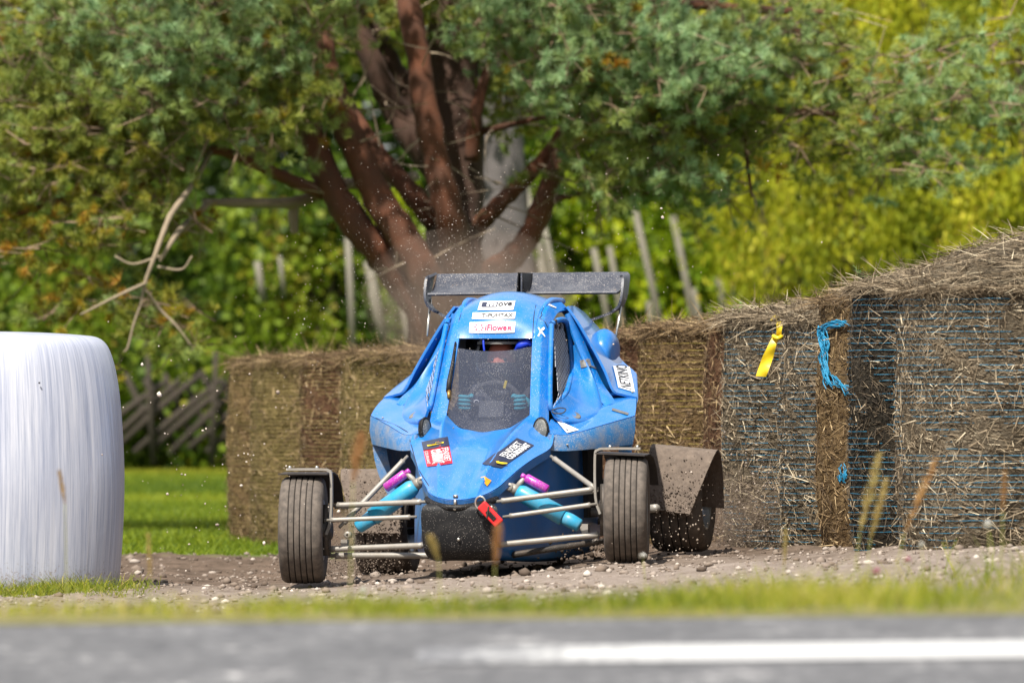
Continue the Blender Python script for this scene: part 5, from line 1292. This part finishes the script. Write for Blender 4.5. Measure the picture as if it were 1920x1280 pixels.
def grass():
    rg = np.random.default_rng(31)
    n = 60000; D_ = rg.uniform(23.1, 34.2, n); X_ = rg.uniform(-1, 1, n)*(D_*.075+.6)
    lim = 28.8 + .7*(vnoise(X_*1.5, D_*0+1, 4)-.5)*4 + np.clip(X_-.4, 0, 3)*2.0                     # where gravel takes over; grass reaches farther on the right
    dens = np.maximum(np.clip((lim-D_)/4.0, 0, 1), .07)*np.clip((D_-22.6)/1.6, .25, 1); keep = rg.uniform(size=n) < dens*np.clip(1.9*vnoise(X_*3.3, D_*1.2, 6)-.35, .04, 1)*np.clip(2.4*vnoise(X_*1.3+5, D_*.5, 16)-.45+.35*np.clip(X_, -1, 1), .05, 1); X_, D_ = X_[keep], D_[keep]; n = len(X_)
    h = rg.uniform(.03, .085, n)*(.75+.5*vnoise(X_*6, D_*2, 3)+1.7*np.clip((X_-.2)/1.4, 0, 1.2)*(D_ > 26.5)*vnoise(X_*2.5, D_*.8, 14)); o = blades('verge_grass', X_, D_, h, rg.uniform(.003, .006, n), 'grass_fg', np.clip(rg.normal(.5, .2, n)+.7*(vnoise(X_*2.2, D_*.7, 8)-.5), 0, 1), rg, .35)
    tag(o, 'short yellow-green grass on the verge along the asphalt', 'grass', kind='stuff')
    n = 50000; D_ = rg.uniform(46.9, 82, n)**1.0; X_ = D_*(rg.uniform(120, 520, n)-960)/16000
    keep = rg.uniform(size=n) < np.clip((D_-46.7)/1.2, 0.1, 1); X_, D_ = X_[keep], D_[keep]; n = len(X_)
    o = blades('lawn', X_, D_, rg.uniform(.02, .06, n), rg.uniform(.005, .010, n), 'lawn', np.clip(rg.normal(.45, .16, n)+.9*(vnoise(X_*.4, D_*.33, 8)-.5), 0, 1), rg); tag(o, 'mown lawn between the white bale and the hay row', 'grass', kind='stuff')
    n = 5200; D_ = rg.uniform(38.2, 39.75, n); X_ = rg.uniform(-2.75, -1.62, n); keep = rg.uniform(size=n) < np.clip((-1.62-X_)/.35, .0, 1)*.9+.08*(D_ > 39); X_, D_ = X_[keep], D_[keep]; n = len(X_)
    o = blades('bale_foot_grass', X_, D_, rg.uniform(.025, .11, n)*rg.uniform(.5, 1, n), rg.uniform(.003, .0055, n), 'grass_fg', np.clip(rg.normal(.35, .25, n), 0, 1), rg, .45); tag(o, 'ragged grass round the foot of the white bale', 'grass', kind='stuff')
grass()

M['seed'] = tinted('seed_head', [(0, (0.40, 0.20, 0.09)), (.5, (0.45, 0.27, 0.10)), (1, (0.44, 0.37, 0.14))], 0.8, .25)
M['stalk'] = plain('dry_stalk', (0.30, 0.30, 0.08), 0.7)
def stalk(x0, y0, x1, y1, d, wpx, hue, lab):
    """a flowering grass on the verge: thin stem and a plump seed head between the two seen points"""
    a = W(x0, y0, d); b_ = W(x1, y1, d); g = Vector((b_.x + (b_.x-a.x)*.4, d, 0)); g.z = float(ground_h(np.array([g.x]), np.array([d]))[0])
    root = empty('seed_grass', g); tag(root, lab, 'grass stalk', 'flowering grasses on the verge')
    mb = MB(); mb.tube(crspl([g-g, (b_-g)*.6, b_-g], 4), list(np.linspace(.0022, .0015, 9)), 6); mb.build('stem', M['stalk'], root)
    rg = np.random.default_rng(int(x0)); n = 260; t = rg.uniform(0, 1, n); r_ = wpx/2/16000*d*np.sin(np.clip(t*.92+.08, 0, 1)*math.pi)**.6
    c_ = np.array(a-g)[None]*(1-t[:, None]) + np.array(b_-g)[None]*t[:, None]; ang = rg.uniform(0, 6.28, n)
    out = np.stack([np.cos(ang), np.sin(ang), 0*ang], -1); up = np.array(a-b_); up /= np.linalg.norm(up)
    V, F, T = strands(c_, unit(out*.75+up), r_*1.3+.002, np.full(n, .0032), np.zeros((n, 3)), np.clip(hue+rg.normal(0, .15, n), 0, 1), rg, 1); o = obj_me('seed_head', fast_mesh('seed_head', V, F, T, M['seed']), root)
for a in [(1650, 852, 1612, 1000, 29.5, 30, .9, 'tall pale seed head in front of the dark bale, its tip highest'), (1662, 900, 1632, 1010, 29.5, 26, .85, 'pale seed head right beside the tallest one'), (1757, 860, 1695, 1000, 29.5, 24, .35, 'orange slanting seed head in front of the tall grey bale'),
          (678, 815, 662, 905, 27.0, 34, .1, 'blurred pinkish seed head left of the kart nose'), (935, 985, 928, 1060, 27.0, 26, .1, 'blurred pinkish seed head against the black skid plate'), (806, 1005, 822, 1050, 27.5, 20, .85, 'pale drooping seed head before the lower left of the skid plate'),
          (111, 882, 122, 945, 30.5, 12, .6, 'thin brown seed head in front of the white bale'), (278, 1000, 282, 1085, 29.5, 12, .85, 'pale seed head in front of the dirt right of the white bale'), (1885, 880, 1880, 960, 28.5, 14, .3, 'thin seed head at the far right before the grey bale'),
          (1474, 990, 1470, 1060, 31, 10, .95, 'greenish seed head on the gravel edge left of the pale pair')]: stalk(*a)
M['petal_w'] = plain('white_petal', (0.8, 0.79, 0.74), 0.6); M['petal_p'] = plain('pink_petal', (0.6, 0.2, 0.36), 0.6)
def flower(px, py, d, r_, mat, lab):
    p = W(px, py, d); g = Vector((p.x+.01, d, float(ground_h(np.array([p.x]), np.array([d]))[0]))); root = empty('clover_flower', g); tag(root, lab, 'flower', 'clover flowers in the verge')
    mb = MB(); mb.tube([(0, 0, 0), (p-g)*.5+Vector((.004, 0, 0)), p-g], .0015, 5); mb.build('stem', M['stalk'], root)
    mb = MB(); rg = random.Random(px); c0 = p-g
    for k in range(60):
        z = rg.uniform(-.3, 1); a = rg.uniform(0, 6.28); dv = Vector((math.cos(a)*math.sqrt(1-z*z), math.sin(a)*math.sqrt(1-z*z), z)); s_ = dv.cross(Vector((.3, .2, .9))).normalized()*.25*r_
        mb.add([c0+dv*r_*.2, c0+dv*r_*.7+s_, c0+dv*r_*1.1, c0+dv*r_*.7-s_], [(0, 1, 2, 3)])
    o = mb.build('flower_head', M[mat], root, smooth=False)
for a in [(1852, 985, 30.5, .020, 'petal_w', 'white clover flower before the tall grey bale'), (1205, 1043, 32, .016, 'petal_w', 'white clover flower at the foot of the right front tyre'), (1727, 1022, 30, .014, 'petal_w', 'white clover flower left of the larger white one'), (1702, 1050, 30, .013, 'petal_p', 'pink clover flower right of the orange seed head'), (1643, 1072, 29, .016, 'petal_p', 'pink clover flower low in the grass, left of the other pink one'), (680, 1108, 29.5, .016, 'petal_w', 'white clover flower in front of the left front tyre')]: flower(*a)

# ------------------------------------------------------------------ stones, clods and flying dirt
M['gravel'] = tinted('gravel_stones', [(0, (0.06, 0.042, 0.03)), (.4, (0.17, 0.13, 0.10)), (.75, (0.30, 0.25, 0.21)), (1, (0.52, 0.46, 0.40))], 0.9)
ICO_V = None
def ico():
    import bmesh
    bm = bmesh.new(); bmesh.ops.create_icosphere(bm, subdivisions=1, radius=1); v = np.array([x.co[:] for x in bm.verts]); f = np.array([[x.index for x in q.verts] for q in bm.faces]); bm.free(); return v, f
IV, IF = ico()
def pebbles(name, P, size, tint, rg, mat='gravel', flat=.7):
    n = len(P); k = len(IV); sc = (size[:, None]*rg.uniform(.65, 1.25, (n, 3))*np.array([1, 1, flat]))[:, None, :]
    jit = 1 + rg.normal(0, .16, (n, k, 1)); ang = rg.uniform(0, 6.28, n); c_, s_ = np.cos(ang)[:, None], np.sin(ang)[:, None]
    q = IV[None]*jit*sc; V = np.stack([q[..., 0]*c_-q[..., 1]*s_, q[..., 0]*s_+q[..., 1]*c_, q[..., 2]], -1) + P[:, None, :]
    F = IF[None]+np.arange(n)[:, None, None]*k; return obj_me(name, fast_mesh(name, V.reshape(-1, 3), F.reshape(-1, 3), np.repeat(tint, k), M[mat]))
def stones():
    rg = np.random.default_rng(17)
    n = 9000; D_ = rg.uniform(32.0, 46.8, n); X_ = rg.uniform(-1, 1, n)*2.7; sz = np.clip(rg.lognormal(-5.0, .55, n), .003, .028)
    P = np.stack([X_, D_, ground_h(X_, D_)+sz*.25], -1); o = pebbles('gravel', P, sz, np.clip(rg.normal(.55, .22, n)-.15*(D_ > 41), 0, 1), rg); tag(o, 'loose pale gravel and dirt strewn over the track', 'gravel', kind='stuff')
    # the bigger clods the wheels have turned up, each one by itself
    for k, (px, d, s_, hue, lab) in enumerate([(398, 44.5, .022, .8, 'pale round stone in the soil between lawn and left front wheel'), (344, 45.5, .018, .45, 'small brown stone at the edge of the lawn'), (985, 38.6, .03, .12, 'dark clod right below the skid plate'), (1170, 38.3, .022, .6, 'stone just in front of the right front tyre'), (1560, 37.5, .024, .6, 'brown stone on the gravel below the dark bale'), (1330, 37.8, .02, .5, 'stone on the gravel below the right rear wheel'), (1700, 36.9, .026, .8, 'pale stone on the gravel below the tall grey bale'), (480, 41.5, .02, .5, 'stone lying left of the left front tyre'), (1440, 38.0, .018, .75, 'pale stone below the ribbon bale')]):
        x = (px-960)/16000*d; z = float(ground_h(np.array([x]), np.array([d]))[0]); o = pebbles('stone', np.array([[0, 0, 0.0]]), np.array([s_]), np.array([hue]), np.random.default_rng(k+50)); o.location = (x, d, z+s_*.35)
        tag(o, lab, 'stone', 'larger stones on the track')
stones()
M['spray'] = tinted('flying_dirt', [(0, (0.05, 0.035, 0.025)), (.5, (0.20, 0.155, 0.12)), (.8, (0.42, 0.35, 0.29)), (1, (0.66, 0.58, 0.50))], 0.9)
def spray():
    rg = np.random.default_rng(23); PX, PY, DD, SS, TT = [], [], [], [], []
    def cloud(n, cx, cy, sx, sy, d0, d1, smin, smax, hue, sd=.2):
        PX.append(rg.normal(cx, sx, n)); PY.append(rg.normal(cy, sy, n)); DD.append(rg.uniform(d0, d1, n)); SS.append(np.clip(smin*rg.lognormal(.35, .5, n), smin, smax)); TT.append(np.clip(rg.normal(hue, sd, n), 0, 1))
    cloud(1900, 850, 460, 120, 95, 40.6, 44, .0008, .0030, .80, .15)          # fine bright grit over the roof, against the trunk
    cloud(800, 800, 570, 150, 70, 40.2, 44, .0009, .0036, .75, .18)
    cloud(300, 1180, 450, 130, 110, 40.6, 44, .001, .004, .78, .18)
    cloud(380, 540, 860, 150, 130, 39.5, 45, .0014, .006, .8, .2)            # bits flung to the left
    cloud(40, 430, 800, 140, 140, 39.5, 42, .004, .012, .8, .15)
    cloud(24, 1250, 700, 200, 200, 39.5, 42, .003, .008, .8, .15)
    cloud(5200, 1395, 985, 45, 48, 41.9, 43.4, .0014, .005, .38, .14)          # brown dirt thrown up behind the right rear wheel
    cloud(9000, 1400, 960, 55, 60, 41.9, 43.0, .0006, .0018, .42, .1)
    cloud(1600, 1440, 930, 60, 70, 41, 43.2, .0016, .006, .5, .2)
    cloud(240, 1250, 1000, 60, 40, 39.6, 41, .002, .006, .5, .25)
    cloud(3600, 660, 1055, 55, 28, 40.4, 42.8, .0014, .005, .36, .14)          # and under the left side
    cloud(900, 660, 930, 40, 30, 41.0, 43.0, .0014, .004, .25, .15)
    cloud(260, 1080, 1030, 60, 18, 40.2, 41.5, .004, .014, .12, .12)          # dark clods under the floor
    px, py, dd, ss, tt = [np.concatenate(a) for a in (PX, PY, DD, SS, TT)]
    P = np.stack([(px-960)/16000*dd, dd, CAM_Z+(755-py)/16000*dd], -1); ok = P[:, 2] > ground_h(P[:, 0], P[:, 1])+.004
    o = pebbles('flying_dirt', P[ok], ss[ok], tt[ok], rg, 'spray', 1.0); tag(o, 'grit and dirt thrown into the air around the kart', 'dirt', kind='stuff')
spray()

def dust():
    """fine dust hanging where the wheels dig in, thin closed clouds of it"""
    m = bpy.data.materials.new('dust'); m.use_nodes = True; nt = m.node_tree; nt.nodes.clear(); L = nt.links.new
    out = nt.nodes.new('ShaderNodeOutputMaterial'); pv = nt.nodes.new('ShaderNodeVolumePrincipled'); pv.inputs['Color'].default_value = (.62, .47, .36, 1); pv.inputs['Anisotropy'].default_value = .2
    t = nt.nodes.new('ShaderNodeTexCoord'); ln = node(nt, 'ShaderNodeVectorMath', operation='LENGTH'); L(t.outputs['Object'], ln.inputs[0])
    mr = node(nt, 'ShaderNodeMapRange'); mr.inputs['From Min'].default_value = .25; mr.inputs['From Max'].default_value = 1.0; mr.inputs['To Min'].default_value = 1; mr.inputs['To Max'].default_value = 0; L(ln.outputs['Value'], mr.inputs['Value'])
    n1 = noise(nt, 2.2, 3, t.outputs['Object']); r1 = ramp(nt, [(.35, .15), (.7, 1.0)]); L(n1, r1.inputs['Fac'])
    mu = node(nt, 'ShaderNodeMath', operation='MULTIPLY'); L(mr.outputs['Result'], mu.inputs[0]); L(r1.outputs['Color'], mu.inputs[1])
    mu2 = node(nt, 'ShaderNodeMath', operation='MULTIPLY'); L(mu.outputs[0], mu2.inputs[0]); mu2.inputs[1].default_value = 2.3; L(mu2.outputs[0], pv.inputs['Density']); L(pv.outputs[0], out.inputs['Volume'])
    for px, py, d, rx, ry, rz, lab in ((1405, 965, 42.45, .42, .50, .33, 'brown dust cloud thrown up behind the right rear wheel'), (640, 1010, 42.6, .45, .60, .26, 'brown dust hanging behind the left wheels'), (880, 560, 45.3, .80, .5, .55, 'faint dust drifting over the hay row below the pine trunk')):
        V = IV; o = obj_me('dust_cloud', fast_mesh('dust_cloud', IV, IF, None, m)); o.location = W(px, py, d); o.scale = (rx, ry, rz); s_ = o.modifiers.new('s', 'SUBSURF'); s_.levels = 1; s_.render_levels = 1
        tag(o, lab, 'dust', kind='stuff')
dust()
